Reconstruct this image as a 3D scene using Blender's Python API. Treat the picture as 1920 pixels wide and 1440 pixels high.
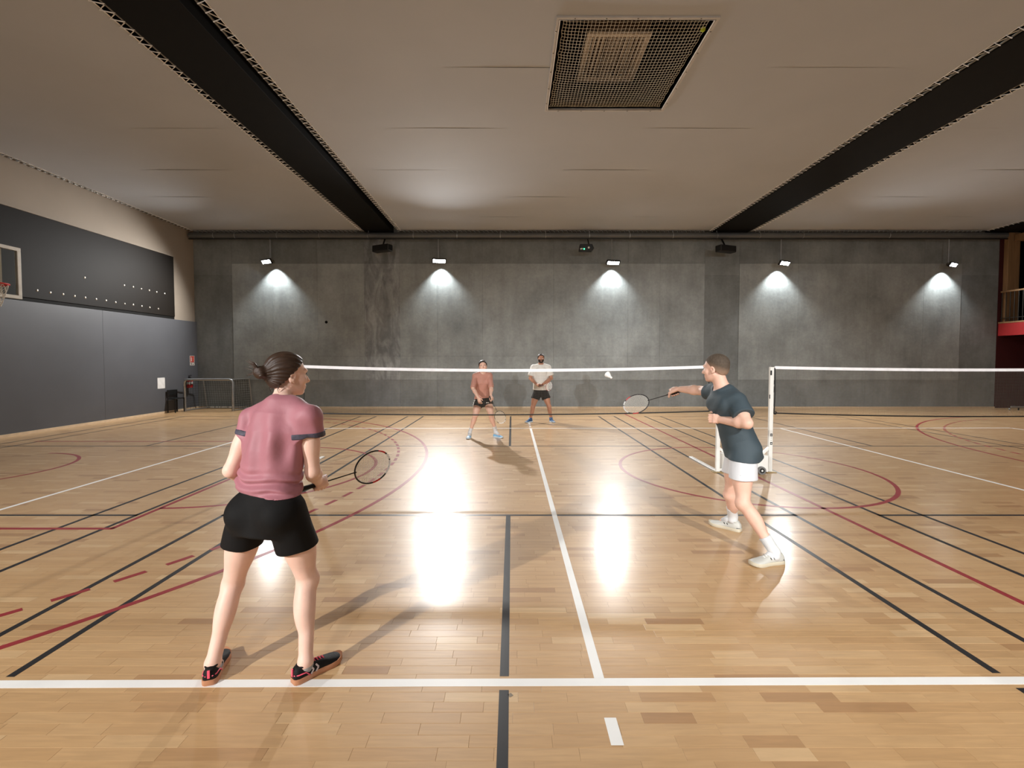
import bpy, bmesh, math, random
import numpy as np
from mathutils import Vector, Matrix

for _o in list(bpy.data.objects):
    bpy.data.objects.remove(_o, do_unlink=True)
scene = bpy.context.scene
COL = scene.collection

# ------------------------------------------------------------------ camera, world, exposure
FPX, CX, CY, CAMH, PITCH = 860.0, 960.0, 706.0, 1.65, math.radians(2.0)
_cam = bpy.data.cameras.new('camera')
_cam.sensor_fit = 'HORIZONTAL'
_cam.sensor_width = 36.0
_cam.lens = FPX / 1920.0 * 36.0
_cam.shift_y = -14.0 / 1920.0
_cam.clip_start = 0.05
_cam.clip_end = 200
camera = bpy.data.objects.new('camera', _cam)
camera.location = (0, 0, CAMH)
camera.rotation_euler = (math.pi / 2 - PITCH, 0, 0)
COL.objects.link(camera)
scene.camera = camera

world = bpy.data.worlds.new('world')
scene.world = world
world.use_nodes = True
world.node_tree.nodes['Background'].inputs['Color'].default_value = (0.9, 0.92, 1.0, 1)
world.node_tree.nodes['Background'].inputs['Strength'].default_value = 0.0

vs = scene.view_settings
vs.view_transform = 'Standard'
vs.look = 'None'
vs.gamma = 1.0
vs.use_curve_mapping = False
vs.exposure = 0.12
HALL_LAMP = 1900.0      # watts of each floodlight along the concrete wall
REAR_LAMP = 5600.0      # watts of each floodlight on the wall behind the photographer
WASH_LAMP = 230.0        # watts of each small wall washer

rng = random.Random(7)
S_, C_ = math.sin(PITCH), math.cos(PITCH)


def W(px, py, Y):
    """world point seen at a pixel of the 1920x1440 photograph, at depth Y"""
    u, v = (px - CX) / FPX, (py - CY) / FPX
    d = np.array([u, C_ - v * S_, -S_ - v * C_])
    t = Y / d[1]
    return np.array([0, 0, CAMH]) + d * t


def G(px, py, z=0.0):
    """world point seen at a pixel, on the level plane z"""
    u, v = (px - CX) / FPX, (py - CY) / FPX
    d = np.array([u, C_ - v * S_, -S_ - v * C_])
    t = (z - CAMH) / d[2]
    return np.array([0, 0, CAMH]) + d * t


# ------------------------------------------------------------------ materials
def lin(c):
    return tuple(((x / 255.0) / 12.92 if x / 255.0 <= 0.04045 else ((x / 255.0 + 0.055) / 1.055) ** 2.4) for x in c)


MATS = {}


def mat(name, rgb, rough=0.6, metal=0.0, vary=0.08, vscale=8.0, bump=0.0, bscale=60.0, spec=0.5, stretch=(1, 1, 1), emit=None, coat=0.0, sheen=0.0, sss=0.0):
    if name in MATS:
        return MATS[name]
    m = bpy.data.materials.new(name)
    m.use_nodes = True
    nt = m.node_tree
    b = nt.nodes['Principled BSDF']
    b.inputs['Roughness'].default_value = rough
    b.inputs['Metallic'].default_value = metal
    b.inputs['Specular IOR Level'].default_value = spec
    b.inputs['Coat Weight'].default_value = coat
    b.inputs['Sheen Weight'].default_value = sheen
    if sss:
        b.inputs['Subsurface Weight'].default_value = sss
        b.inputs['Subsurface Radius'].default_value = (0.02, 0.008, 0.004)
        b.inputs['Subsurface Scale'].default_value = 0.4
    c = lin(rgb)
    tc = nt.nodes.new('ShaderNodeTexCoord')
    mp = nt.nodes.new('ShaderNodeMapping')
    mp.inputs['Scale'].default_value = stretch
    nt.links.new(tc.outputs['Object'], mp.inputs['Vector'])
    n = nt.nodes.new('ShaderNodeTexNoise')
    n.inputs['Scale'].default_value = vscale
    n.inputs['Detail'].default_value = 4
    nt.links.new(mp.outputs['Vector'], n.inputs['Vector'])
    r = nt.nodes.new('ShaderNodeValToRGB')
    r.color_ramp.elements[0].position = 0.3
    r.color_ramp.elements[1].position = 0.7
    r.color_ramp.elements[0].color = (*[x * (1 - vary) for x in c], 1)
    r.color_ramp.elements[1].color = (*[min(1, x * (1 + vary)) for x in c], 1)
    nt.links.new(n.outputs['Fac'], r.inputs['Fac'])
    nt.links.new(r.outputs['Color'], b.inputs['Base Color'])
    if bump:
        n2 = nt.nodes.new('ShaderNodeTexNoise')
        n2.inputs['Scale'].default_value = bscale
        n2.inputs['Detail'].default_value = 3
        nt.links.new(mp.outputs['Vector'], n2.inputs['Vector'])
        bp = nt.nodes.new('ShaderNodeBump')
        bp.inputs['Strength'].default_value = bump
        bp.inputs['Distance'].default_value = 0.01
        nt.links.new(n2.outputs['Fac'], bp.inputs['Height'])
        nt.links.new(bp.outputs['Normal'], b.inputs['Normal'])
    if emit:
        b.inputs['Emission Color'].default_value = (*lin(emit[0]), 1)
        b.inputs['Emission Strength'].default_value = emit[1]
    MATS[name] = m
    return m


def node(nt, t, **kw):
    n = nt.nodes.new(t)
    for k, v in kw.items():
        if k in n.inputs:
            n.inputs[k].default_value = v
        else:
            setattr(n, k, v)
    return n


def wood_floor(name, src):
    """oak parquet: tone of each strip from the object colour or from the face attribute"""
    m = bpy.data.materials.new(name)
    m.use_nodes = True
    nt = m.node_tree
    L = nt.links.new
    b = nt.nodes['Principled BSDF']
    if src == 'object':
        s = nt.nodes.new('ShaderNodeObjectInfo')
        col = s.outputs['Color']
    else:
        s = nt.nodes.new('ShaderNodeAttribute')
        s.attribute_name = 'tone'
        col = s.outputs['Color']
    sep = nt.nodes.new('ShaderNodeSeparateColor')
    L(col, sep.inputs['Color'])
    geo = nt.nodes.new('ShaderNodeNewGeometry')
    # grain: stretched along X, shifted per strip
    off = nt.nodes.new('ShaderNodeCombineXYZ')
    mul = node(nt, 'ShaderNodeMath', operation='MULTIPLY')
    mul.inputs[1].default_value = 37.0
    L(sep.outputs['Green'], mul.inputs[0])
    L(mul.outputs[0], off.inputs['Z'])
    add = node(nt, 'ShaderNodeVectorMath', operation='ADD')
    L(geo.outputs['Position'], add.inputs[0])
    L(off.outputs[0], add.inputs[1])
    mp = nt.nodes.new('ShaderNodeMapping')
    mp.inputs['Scale'].default_value = (2.2, 26.0, 1.0)
    L(add.outputs[0], mp.inputs['Vector'])
    n = node(nt, 'ShaderNodeTexNoise', Scale=2.0, Detail=5.0, Distortion=0.6)
    L(mp.outputs[0], n.inputs['Vector'])
    ramp = nt.nodes.new('ShaderNodeValToRGB')
    e = ramp.color_ramp.elements
    e[0].position, e[0].color = 0.0, (*lin((158, 118, 80)), 1)
    e[1].position, e[1].color = 1.0, (*lin((206, 174, 132)), 1)
    k = ramp.color_ramp.elements.new(0.25)
    k.color = (*lin((184, 146, 102)), 1)
    k = ramp.color_ramp.elements.new(0.75)
    k.color = (*lin((194, 158, 114)), 1)
    L(sep.outputs['Red'], ramp.inputs['Fac'])
    g2 = nt.nodes.new('ShaderNodeMapRange')
    g2.inputs['From Min'].default_value = 0.3
    g2.inputs['From Max'].default_value = 0.7
    g2.inputs['To Min'].default_value = 0.90
    g2.inputs['To Max'].default_value = 1.06
    L(n.outputs['Fac'], g2.inputs['Value'])
    mx = node(nt, 'ShaderNodeMix', data_type='RGBA', blend_type='MULTIPLY')
    mx.inputs['Factor'].default_value = 1.0
    L(ramp.outputs['Color'], mx.inputs['A'])
    cmb = nt.nodes.new('ShaderNodeCombineColor')
    for i in ('Red', 'Green', 'Blue'):
        L(g2.outputs[0], cmb.inputs[i])
    L(cmb.outputs[0], mx.inputs['B'])
    L(mx.outputs['Result'], b.inputs['Base Color'])
    rn = node(nt, 'ShaderNodeTexNoise', Scale=1.6, Detail=4.0)
    L(geo.outputs['Position'], rn.inputs['Vector'])
    rr = nt.nodes.new('ShaderNodeMapRange')
    rr.inputs['To Min'].default_value = 0.36
    rr.inputs['To Max'].default_value = 0.48
    L(rn.outputs['Fac'], rr.inputs['Value'])
    L(rr.outputs[0], b.inputs['Roughness'])
    b.inputs['Specular IOR Level'].default_value = 0.5
    b.inputs['Coat Weight'].default_value = 0.55
    b.inputs['Coat Roughness'].default_value = 0.2
    bp = nt.nodes.new('ShaderNodeBump')
    bp.inputs['Strength'].default_value = 0.06
    bp.inputs['Distance'].default_value = 0.004
    L(n.outputs['Fac'], bp.inputs['Height'])
    L(bp.outputs['Normal'], b.inputs['Normal'])
    return m


def concrete(name, smear=False):
    m = bpy.data.materials.new(name)
    m.use_nodes = True
    nt = m.node_tree
    L = nt.links.new
    b = nt.nodes['Principled BSDF']
    info = nt.nodes.new('ShaderNodeObjectInfo')
    geo = nt.nodes.new('ShaderNodeNewGeometry')
    n1 = node(nt, 'ShaderNodeTexNoise', Scale=0.9, Detail=6.0, Roughness=0.6)
    L(geo.outputs['Position'], n1.inputs['Vector'])
    mp = nt.nodes.new('ShaderNodeMapping')
    mp.inputs['Scale'].default_value = (3.0, 1.0, 0.5)
    L(geo.outputs['Position'], mp.inputs['Vector'])
    n2 = node(nt, 'ShaderNodeTexNoise', Scale=1.5, Detail=7.0, Roughness=0.65)
    L(mp.outputs[0], n2.inputs['Vector'])
    n3 = node(nt, 'ShaderNodeTexNoise', Scale=14.0, Detail=4.0)
    L(geo.outputs['Position'], n3.inputs['Vector'])

    def rng_(src, a, c, lo=0.3, hi=0.7):
        r = nt.nodes.new('ShaderNodeMapRange')
        r.inputs['From Min'].default_value = lo
        r.inputs['From Max'].default_value = hi
        r.inputs['To Min'].default_value = a
        r.inputs['To Max'].default_value = c
        L(src, r.inputs['Value'])
        return r.outputs[0]

    def mulm(a, c):
        q = node(nt, 'ShaderNodeMath', operation='MULTIPLY')
        L(a, q.inputs[0])
        L(c, q.inputs[1])
        return q.outputs[0]
    v = mulm(rng_(n1.outputs['Fac'], 0.74, 1.20), rng_(n2.outputs['Fac'], 0.90, 1.08))
    v = mulm(v, rng_(n3.outputs['Fac'], 0.93, 1.06))
    # small pits
    vo = node(nt, 'ShaderNodeTexVoronoi', Scale=3.2)
    L(geo.outputs['Position'], vo.inputs['Vector'])
    v = mulm(v, rng_(vo.outputs['Distance'], 0.6, 1.0, 0.02, 0.05))
    if smear:
        mp2 = nt.nodes.new('ShaderNodeMapping')
        mp2.inputs['Scale'].default_value = (2.6, 1.0, 0.9)
        mp2.inputs['Location'].default_value = (1.3, 0, 0.4)
        L(geo.outputs['Position'], mp2.inputs['Vector'])
        n4 = node(nt, 'ShaderNodeTexNoise', Scale=1.3, Detail=8.0, Roughness=0.6, Distortion=0.8)
        L(mp2.outputs[0], n4.inputs['Vector'])
        v = mulm(v, rng_(n4.outputs['Fac'], 0.72, 1.25, 0.40, 0.62))
    mx = node(nt, 'ShaderNodeVectorMath', operation='SCALE')
    L(info.outputs['Color'], mx.inputs[0])
    L(v, mx.inputs['Scale'])
    L(mx.outputs[0], b.inputs['Base Color'])
    b.inputs['Roughness'].default_value = 0.62
    b.inputs['Specular IOR Level'].default_value = 0.35
    bp = nt.nodes.new('ShaderNodeBump')
    bp.inputs['Strength'].default_value = 0.12
    bp.inputs['Distance'].default_value = 0.02
    L(n3.outputs['Fac'], bp.inputs['Height'])
    L(bp.outputs['Normal'], b.inputs['Normal'])
    return m


# ------------------------------------------------------------------ mesh builder
class MB:
    def __init__(self):
        self.v, self.f = [], []

    def quad(self, *pts):
        o = len(self.v)
        self.v += [tuple(map(float, p)) for p in pts]
        self.f.append(tuple(range(o, o + len(pts))))
        return self

    def box(self, lo, hi):
        (x0, y0, z0), (x1, y1, z1) = lo, hi
        return self._hex([(x0, y0, z0), (x1, y0, z0), (x1, y1, z0), (x0, y1, z0), (x0, y0, z1), (x1, y0, z1), (x1, y1, z1), (x0, y1, z1)])

    def _hex(self, p):
        o = len(self.v)
        self.v += [tuple(map(float, q)) for q in p]
        self.f += [(o, o + 3, o + 2, o + 1), (o + 4, o + 5, o + 6, o + 7), (o, o + 1, o + 5, o + 4), (o + 1, o + 2, o + 6, o + 5), (o + 2, o + 3, o + 7, o + 6), (o + 3, o, o + 4, o + 7)]
        return self

    def obox(self, c, ax, ay, az, h):
        c, ax, ay, az = map(np.array, (c, ax, ay, az))
        P = []
        for sz in (-1, 1):
            for sx, sy in ((-1, -1), (1, -1), (1, 1), (-1, 1)):
                P.append(c + ax * sx * h[0] + ay * sy * h[1] + az * sz * h[2])
        return self._hex(P)

    def beam(self, a, b, w, h, up=(0, 0, 1)):
        """square bar from a to b"""
        a, b = np.array(a, float), np.array(b, float)
        d = b - a
        L = np.linalg.norm(d)
        d = d / L
        s = np.cross(d, up)
        if np.linalg.norm(s) < 1e-5:
            s = np.cross(d, (0, 1, 0))
        s /= np.linalg.norm(s)
        u = np.cross(s, d)
        return self.obox((a + b) / 2, d, s, u, (L / 2, w / 2, h / 2))

    def tube(self, path, r, n=8, closed=False, caps=True):
        P = [np.array(p, float) for p in path]
        m = len(P)
        R = [r] * m if np.isscalar(r) else list(r)
        o = len(self.v)
        prev = None
        for i in range(m):
            if closed:
                d = P[(i + 1) % m] - P[i - 1]
            else:
                d = P[min(i + 1, m - 1)] - P[max(i - 1, 0)]
            d = d / (np.linalg.norm(d) + 1e-12)
            if prev is None:
                s = np.cross(d, (0, 0, 1.0))
                if np.linalg.norm(s) < 1e-3:
                    s = np.cross(d, (0, 1.0, 0))
            else:
                s = prev - d * np.dot(prev, d)
            s /= np.linalg.norm(s)
            prev = s
            u = np.cross(s, d)
            for k in range(n):
                a = 2 * math.pi * k / n
                self.v.append(tuple(P[i] + R[i] * (s * math.cos(a) + u * math.sin(a))))
        for i in range(m if closed else m - 1):
            j = (i + 1) % m
            for k in range(n):
                k2 = (k + 1) % n
                self.f.append((o + i * n + k, o + j * n + k, o + j * n + k2, o + i * n + k2))
        if caps and not closed:
            self.f.append(tuple(o + k for k in range(n)))
            self.f.append(tuple(o + (m - 1) * n + k for k in reversed(range(n))))
        return self

    def sphere(self, c, r, nu=16, nv=10):
        c = np.array(c, float)
        r = np.array([r] * 3 if np.isscalar(r) else r, float)
        o = len(self.v)
        self.v.append(tuple(c + (0, 0, r[2])))
        for j in range(1, nv):
            t = math.pi * j / nv
            for i in range(nu):
                a = 2 * math.pi * i / nu
                self.v.append(tuple(c + r * (math.sin(t) * math.cos(a), math.sin(t) * math.sin(a), math.cos(t))))
        self.v.append(tuple(c - (0, 0, r[2])))
        e = len(self.v) - 1
        for i in range(nu):
            i2 = (i + 1) % nu
            self.f.append((o, o + 1 + i, o + 1 + i2))
            self.f.append((e, e - nu + i2, e - nu + i))
            for j in range(nv - 2):
                a = o + 1 + j * nu
                self.f.append((a + i, a + nu + i, a + nu + i2, a + i2))
        return self

    def prism(self, poly, axis_vec):
        """poly: list of 3D points (convex, planar); extruded along axis_vec"""
        o, n = len(self.v), len(poly)
        av = np.array(axis_vec, float)
        self.v += [tuple(map(float, p)) for p in poly]
        self.v += [tuple(np.array(p, float) + av) for p in poly]
        self.f.append(tuple(o + i for i in reversed(range(n))))
        self.f.append(tuple(o + n + i for i in range(n)))
        for i in range(n):
            j = (i + 1) % n
            self.f.append((o + i, o + j, o + n + j, o + n + i))
        return self

    def build(self, name, m, parent=None, smooth=False, kind=None, bevel=0.0):
        me = bpy.data.meshes.new(name)
        off = np.zeros(3)
        if parent is not None:
            p = parent
            while p is not None:
                off = off + np.array(p.location)
                p = p.parent
        V = [tuple(np.array(q) - off) for q in self.v]
        me.from_pydata(V, [], self.f)
        if bevel:
            bm = bmesh.new()
            bm.from_mesh(me)
            bmesh.ops.recalc_face_normals(bm, faces=bm.faces)
            bmesh.ops.bevel(bm, geom=[e for e in bm.edges if e.is_manifold and e.calc_face_angle(0) > 0.6], offset=bevel, segments=2, affect='EDGES', profile=0.5)
            bm.to_mesh(me)
            bm.free()
        else:
            bm = bmesh.new()
            bm.from_mesh(me)
            bmesh.ops.recalc_face_normals(bm, faces=bm.faces)
            bm.to_mesh(me)
            bm.free()
        if smooth:
            me.polygons.foreach_set('use_smooth', [True] * len(me.polygons))
            if smooth != 'all':
                me.set_sharp_from_angle(angle=math.radians(40))
        return link(name, me, m, parent, kind)


def link(name, me, m, parent=None, kind=None):
    o = bpy.data.objects.new(name, me)
    if m is not None and not me.materials:
        me.materials.append(m)
    COL.objects.link(o)
    if parent is not None:
        o.parent = parent
    if kind:
        o['kind'] = kind
    return o


def tag(o, label, cat, group=None):
    o['label'] = label
    o['category'] = cat
    if group:
        o['group'] = group
    return o


def thing(name, label, cat, loc=(0, 0, 0), group=None):
    o = bpy.data.objects.new(name, None)
    o.empty_display_size = 0.1
    o.location = tuple(map(float, loc))
    COL.objects.link(o)
    return tag(o, label, cat, group)


def copy_thing(o, loc, label, parent=None, rotz=None):
    """the thing with copies of its parts and sub-parts; mesh data shared"""
    c = o.copy()
    COL.objects.link(c)
    if parent is None:
        c.location = tuple(map(float, loc))
        c['label'] = label
        if rotz is not None:
            c.rotation_euler = (0, 0, rotz)
    else:
        c.parent = parent
    for ch in list(o.children):
        copy_thing(ch, None, None, c)
    return c


def structure(name, o):
    o['kind'] = 'structure'
    return o
# ------------------------------------------------------------------ shared materials
M_black = mat('black_paint', (13, 12, 10), 0.8, spec=0.2, vary=0.15, vscale=3)
M_void = mat('plenum_black', (14, 12, 11), 0.9)
M_fabric = mat('ceiling_fabric', (176, 180, 186), 0.85, vary=0.03, vscale=0.7)
M_cord = mat('lacing_rope', (246, 246, 246), 0.8)
M_steel = mat('grey_steel', (120, 118, 112), 0.4, metal=0.6)
M_beige = mat('beige_plaster', (150, 138, 124), 0.8, vary=0.03, vscale=1.5)
M_pad = mat('grey_padding', (86, 87, 91), 0.45, vary=0.05, vscale=1.2, spec=0.4)
M_brownpanel = mat('dark_brown_panel', (25, 20, 15), 0.6, spec=0.12, vary=0.12, vscale=1.0)
M_skirt = mat('pale_skirting', (214, 190, 158), 0.5)
M_red = mat('red_paint', (58, 6, 11), 0.6, vary=0.06)
M_redfascia = mat('red_fascia', (160, 40, 42), 0.5, vary=0.05)
M_timber = mat('pale_timber', (140, 108, 74), 0.6, vary=0.15, vscale=3, stretch=(6, 6, 0.6))
M_white = mat('white_enamel', (232, 232, 228), 0.35, vary=0.03)
M_whitepaint = mat('white_line_paint', (236, 236, 234), 0.38, vary=0.04, vscale=3)
M_blackpaint = mat('black_line_paint', (34, 35, 38), 0.36, vary=0.1, vscale=3)
M_redpaint = mat('red_line_paint', (142, 44, 50), 0.36, vary=0.06, vscale=3)
M_rubber = mat('black_rubber', (24, 24, 24), 0.7)
M_blackplastic = mat('black_plastic', (18, 19, 20), 0.45)
M_alu = mat('brushed_aluminium', (170, 172, 174), 0.35, metal=0.8)
M_oak_obj = wood_floor('oak_strip', 'object')
M_oak_att = wood_floor('oak_field', 'attribute')
M_conc = concrete('concrete')
M_conc_smear = concrete('concrete_smeared', True)

X0, X1, Y0, Y1 = -10.95, 16.75, -6.0, 15.9
ZF, ZR = 6.05, 7.7

# ------------------------------------------------------------------ floor
floor = structure('floor', MB().box((X0 - 0.2, Y0 - 0.2, -0.25), (24, Y1 + 0.2, -0.012)).build('floor', mat('subfloor', (96, 66, 36), 0.8)))
PW = 0.0655
LENS = [0.24, 0.30, 0.36, 0.44]


def tone():
    r = rng.random()
    if r < 0.05:
        return rng.uniform(0.05, 0.2)
    if r < 0.12:
        return rng.uniform(0.8, 0.95)
    return min(1, max(0, rng.gauss(0.52, 0.12)))


near, field = [], []
row0 = int(math.floor((Y0 - 0.1) / PW))
row1 = int(math.ceil((Y1 + 0.1) / PW))
for r in range(row0, row1):
    y = r * PW
    x = X0 - 0.1 - rng.random() * 0.4
    while x < 20.5:
        l = rng.choice(LENS)
        t = (tone(), rng.random())
        yc = y + PW / 2
        xc = x + l / 2
        if 1.83 < yc < 3.6 and abs(xc) < 1.13 * yc + 0.15:
            near.append((x, y, l, t))
        else:
            field.append((x, y, l, t))
        x += l
near.sort(key=lambda q: q[1])
field += near[300:]
near = near[:300]
_pm = {}
for l in LENS:
    mb = MB()
    g, e, d = 0.0003, 0.0011, 0.0006
    a, b_ = (g, l - g), (g, PW - g)
    o = [(a[0], b_[0]), (a[1], b_[0]), (a[1], b_[1]), (a[0], b_[1])]
    i_ = [(a[0] + e, b_[0] + e), (a[1] - e, b_[0] + e), (a[1] - e, b_[1] - e), (a[0] + e, b_[1] - e)]
    mb.v = [(p[0], p[1], -0.012) for p in o] + [(p[0], p[1], -d) for p in o] + [(p[0], p[1], 0) for p in i_]
    mb.f = [(8, 9, 10, 11)] + [(k, (k + 1) % 4, 4 + (k + 1) % 4, 4 + k) for k in range(4)] + [(4 + k, 4 + (k + 1) % 4, 8 + (k + 1) % 4, 8 + k) for k in range(4)]
    me = bpy.data.meshes.new('plank')
    me.from_pydata(mb.v, [], mb.f)
    me.materials.append(M_oak_obj)
    _pm[l] = me
for (x, y, l, t) in near:
    p = link('plank', _pm[l], None, floor)
    p.location = (x, y, 0)
    p.color = (t[0], t[1], 0, 1)
_n = len(field)
V = np.zeros((_n, 4, 3), np.float32)
for i, (x, y, l, t) in enumerate(field):
    V[i, :, 0] = (x + .0004, x + l - .0004, x + l - .0004, x + .0004)
    V[i, :, 1] = (y + .0004, y + .0004, y + PW - .0004, y + PW - .0004)
me = bpy.data.meshes.new('plank_field')
me.from_pydata(V.reshape(-1, 3).tolist(), [], [tuple(range(4 * i, 4 * i + 4)) for i in range(_n)])
at = me.color_attributes.new('tone', 'FLOAT_COLOR', 'CORNER')
at.data.foreach_set('color', np.repeat(np.array([(t[0], t[1], 0, 1) for (_, _, _, t) in field], np.float32), 4, axis=0).ravel())
link('plank_field', me, M_oak_att, floor, 'stuff')


# ------------------------------------------------------------------ court lines
def strip(pts_l, pts_r, h, m, name='court_line'):
    mb = MB()
    n = len(pts_l)
    mb.v = [(p[0], p[1], h) for p in pts_l] + [(p[0], p[1], h) for p in pts_r] + [(p[0], p[1], 0) for p in pts_l] + [(p[0], p[1], 0) for p in pts_r]
    for i in range(n - 1):
        mb.f.append((i, i + 1, n + i + 1, n + i))
        mb.f.append((i, 2 * n + i, 2 * n + i + 1, i + 1))
        mb.f.append((n + i, n + i + 1, 3 * n + i + 1, 3 * n + i))
    return mb.build(name, m, floor)


def seg(x0, y0, x1, y1, w, h, m):
    d = np.array([x1 - x0, y1 - y0], float)
    d /= np.linalg.norm(d)
    nn = np.array([-d[1], d[0]]) * w / 2
    a, b_ = np.array([x0, y0]), np.array([x1, y1])
    return strip([a + nn, b_ + nn], [a - nn, b_ - nn], h, m)


def arc(cx, cy, R, a0, a1, w, h, m, n=48):
    A = [math.radians(a0 + (a1 - a0) * i / n) for i in range(n + 1)]
    return strip([(cx + (R + w / 2) * math.cos(a), cy + (R + w / 2) * math.sin(a)) for a in A], [(cx + (R - w / 2) * math.cos(a), cy + (R - w / 2) * math.sin(a)) for a in A], h, m)


HW, HR, HB = 0.0012, 0.0010, 0.0008
YN = G(960, 1279.5)[1]
YFAR = G(960, 803.3)[1]
XL, XC, XR = -5.66, 0.453, 6.52
sl = -0.0055


def ynear(x):
    return YN + sl * -x


seg(XL - 0.2, ynear(XL), XR + 0.3, ynear(XR), 0.055, HW, M_whitepaint)
seg(XL, YFAR, 12.2, YFAR + 0.08, 0.05, HW, M_whitepaint)
seg(XC, ynear(XC) + 0.0265, XC, YFAR - .025, 0.052, HW, M_whitepaint)
seg(XL, ynear(XL) + .027, XL, YFAR - .025, 0.05, HW, M_whitepaint)
seg(XR, ynear(XR) + .027, XR, YFAR - .025, 0.05, HW, M_whitepaint)
seg(12.2, 3.0, 12.2, YFAR + 0.052, 0.05, HW, M_whitepaint)
seg(XC, G(1150, 1398)[1], XC, G(1150, 1346)[1], 0.055, HW, M_whitepaint)
for k in range(3):
    seg(XC, YFAR + 0.2 + 0.32 * k, XC, YFAR + 0.36 + 0.32 * k, 0.05, HW, M_whitepaint)
BW_ = 0.044
for cx in (-7.06, -0.03, 6.97):
    for dx in (-3.05, -2.59, 2.59, 3.05):
        seg(cx + dx, 1.2, cx + dx, ynear(cx + dx) - 0.055, BW_, HB, M_blackpaint)
        seg(cx + dx, ynear(cx + dx) + 0.055, cx + dx, YFAR - 0.06, BW_, HB, M_blackpaint)
        seg(cx + dx, YFAR + 0.06, cx + dx, 13.52, BW_, HB, M_blackpaint)
    for y in (4.84, 8.80):
        seg(cx - 3.07, y, cx + 3.07, y, BW_, HB, M_blackpaint)
    for y in (12.76, 13.52):
        seg(cx - 3.07, y, cx + 3.07, y, 0.03, HB, M_blackpaint)
    seg(cx - 0.01, 1.2, cx - 0.01, ynear(cx) - 0.055, BW_ + 0.004, HB, M_blackpaint)
    seg(cx - 0.01, ynear(cx) + 0.045, cx - 0.01, 4.82, BW_ + 0.004, HB, M_blackpaint)
    seg(cx - 0.01, 8.82, cx - 0.01, 13.5, BW_, HB, M_blackpaint)
YM = 6.87
XH, XB, XM = -8.15, -9.73, 3.48
RW = 0.05
arc(XH, YM, 6.75, -76, 76, RW, HR, M_redpaint, 72)
_da = math.degrees(0.335 / 6.25)
a = -74.0
while a < 74:
    arc(XH, YM, 6.25, a, a + math.degrees(0.2 / 6.25), RW, HR, M_redpaint, 4)
    a += _da
seg(XB, 4.45, -3.93 + RW / 2, 4.45, RW, HR, M_redpaint)
seg(XB, 9.3, -3.93 + RW / 2, 9.3, RW, HR, M_redpaint)
seg(-3.93, 4.45, -3.93, 9.3, RW, HR, M_redpaint)
arc(-3.93, YM, 1.8, -90, 90, RW, HR, M_redpaint)
arc(XH - 0.1, YM, 1.25, -90, 90, RW, HR, M_redpaint)
arc(XM, YM, 1.8, 0, 360, RW, HR, M_redpaint, 72)
seg(XM, -0.5, XM, 14.1, RW, HR, M_redpaint)
arc(2 * XM - XH, YM, 6.75, 104, 256, RW, HR, M_redpaint, 72)
a = 106.0
while a < 180:
    arc(2 * XM - XH, YM, 6.25, a, a + math.degrees(0.2 / 6.25), RW, HR, M_redpaint, 4)
    a += _da
_t = G(957, 1305)
seg(_t[0] - 0.008, _t[1], _t[0] + 0.008, _t[1] + 0.012, 0.022, HB, mat('scuffed_tape', (120, 105, 85), 0.5))


# ------------------------------------------------------------------ back wall of concrete panels
def bx(px):
    return W(px, 600, Y1)[0]


wall_back = structure('wall_back', MB().box((X0 - 0.2, Y1 + 0.02, 0), (X1, Y1 + 0.3, ZR)).build('wall_back', mat('joint_dark', (70, 70, 67), 0.8)))
edges = [371, 437, 513, 596, 684, 750, 820, 905, 1038, 1177, 1237, 1320, 1385, 1495, 1625, 1730, 1800, 1864]
DARK = {0, 11, 16}
for i in range(len(edges) - 1):
    a, b_ = bx(edges[i]), bx(edges[i + 1])
    if i == 0:
        a = X0
    if i == len(edges) - 2:
        b_ = X1
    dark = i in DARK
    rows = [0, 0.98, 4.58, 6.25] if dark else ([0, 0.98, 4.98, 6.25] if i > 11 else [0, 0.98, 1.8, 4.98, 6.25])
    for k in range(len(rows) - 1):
        painted = (not dark) and rows[k] > 0.5 and rows[k + 1] < 5.5  # cells inside the two large rectangles of lighter wall paint
        base = 0.335 if painted else 0.225
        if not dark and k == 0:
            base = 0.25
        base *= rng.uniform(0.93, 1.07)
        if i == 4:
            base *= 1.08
        front = Y1 - (0.008 if painted else 0.0) - rng.uniform(0, 0.002)
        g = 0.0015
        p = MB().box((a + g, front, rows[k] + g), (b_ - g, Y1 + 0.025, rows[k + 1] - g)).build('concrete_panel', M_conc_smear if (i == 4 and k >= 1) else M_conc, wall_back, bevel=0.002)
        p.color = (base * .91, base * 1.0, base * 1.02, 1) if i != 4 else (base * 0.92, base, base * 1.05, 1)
# tie holes
for px in (540, 600, 672, 738, 862, 940, 1006, 1072, 1212, 1270, 1400, 1465, 1530, 1780):
    for py in (562,):
        q = W(px, py, Y1)
        MB().tube([(q[0], Y1 - 0.0095, q[2]), (q[0], Y1 + 0.01, q[2])], 0.022, 10).build('tie_hole_plug', mat('plug_grey', (150, 150, 146), 0.7), wall_back)
q = W(612, 604, Y1)
MB().tube([(q[0], Y1 - 0.012, q[2]), (q[0], Y1 + 0.01, q[2])], 0.05, 12).build('anchor_plug', M_black, wall_back)
structure('baseboard_back', MB().box((X0 + 0.03, Y1 - 0.03, 0), (X1, Y1 - 0.008, 0.05)).build('baseboard_back', M_skirt))

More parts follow.
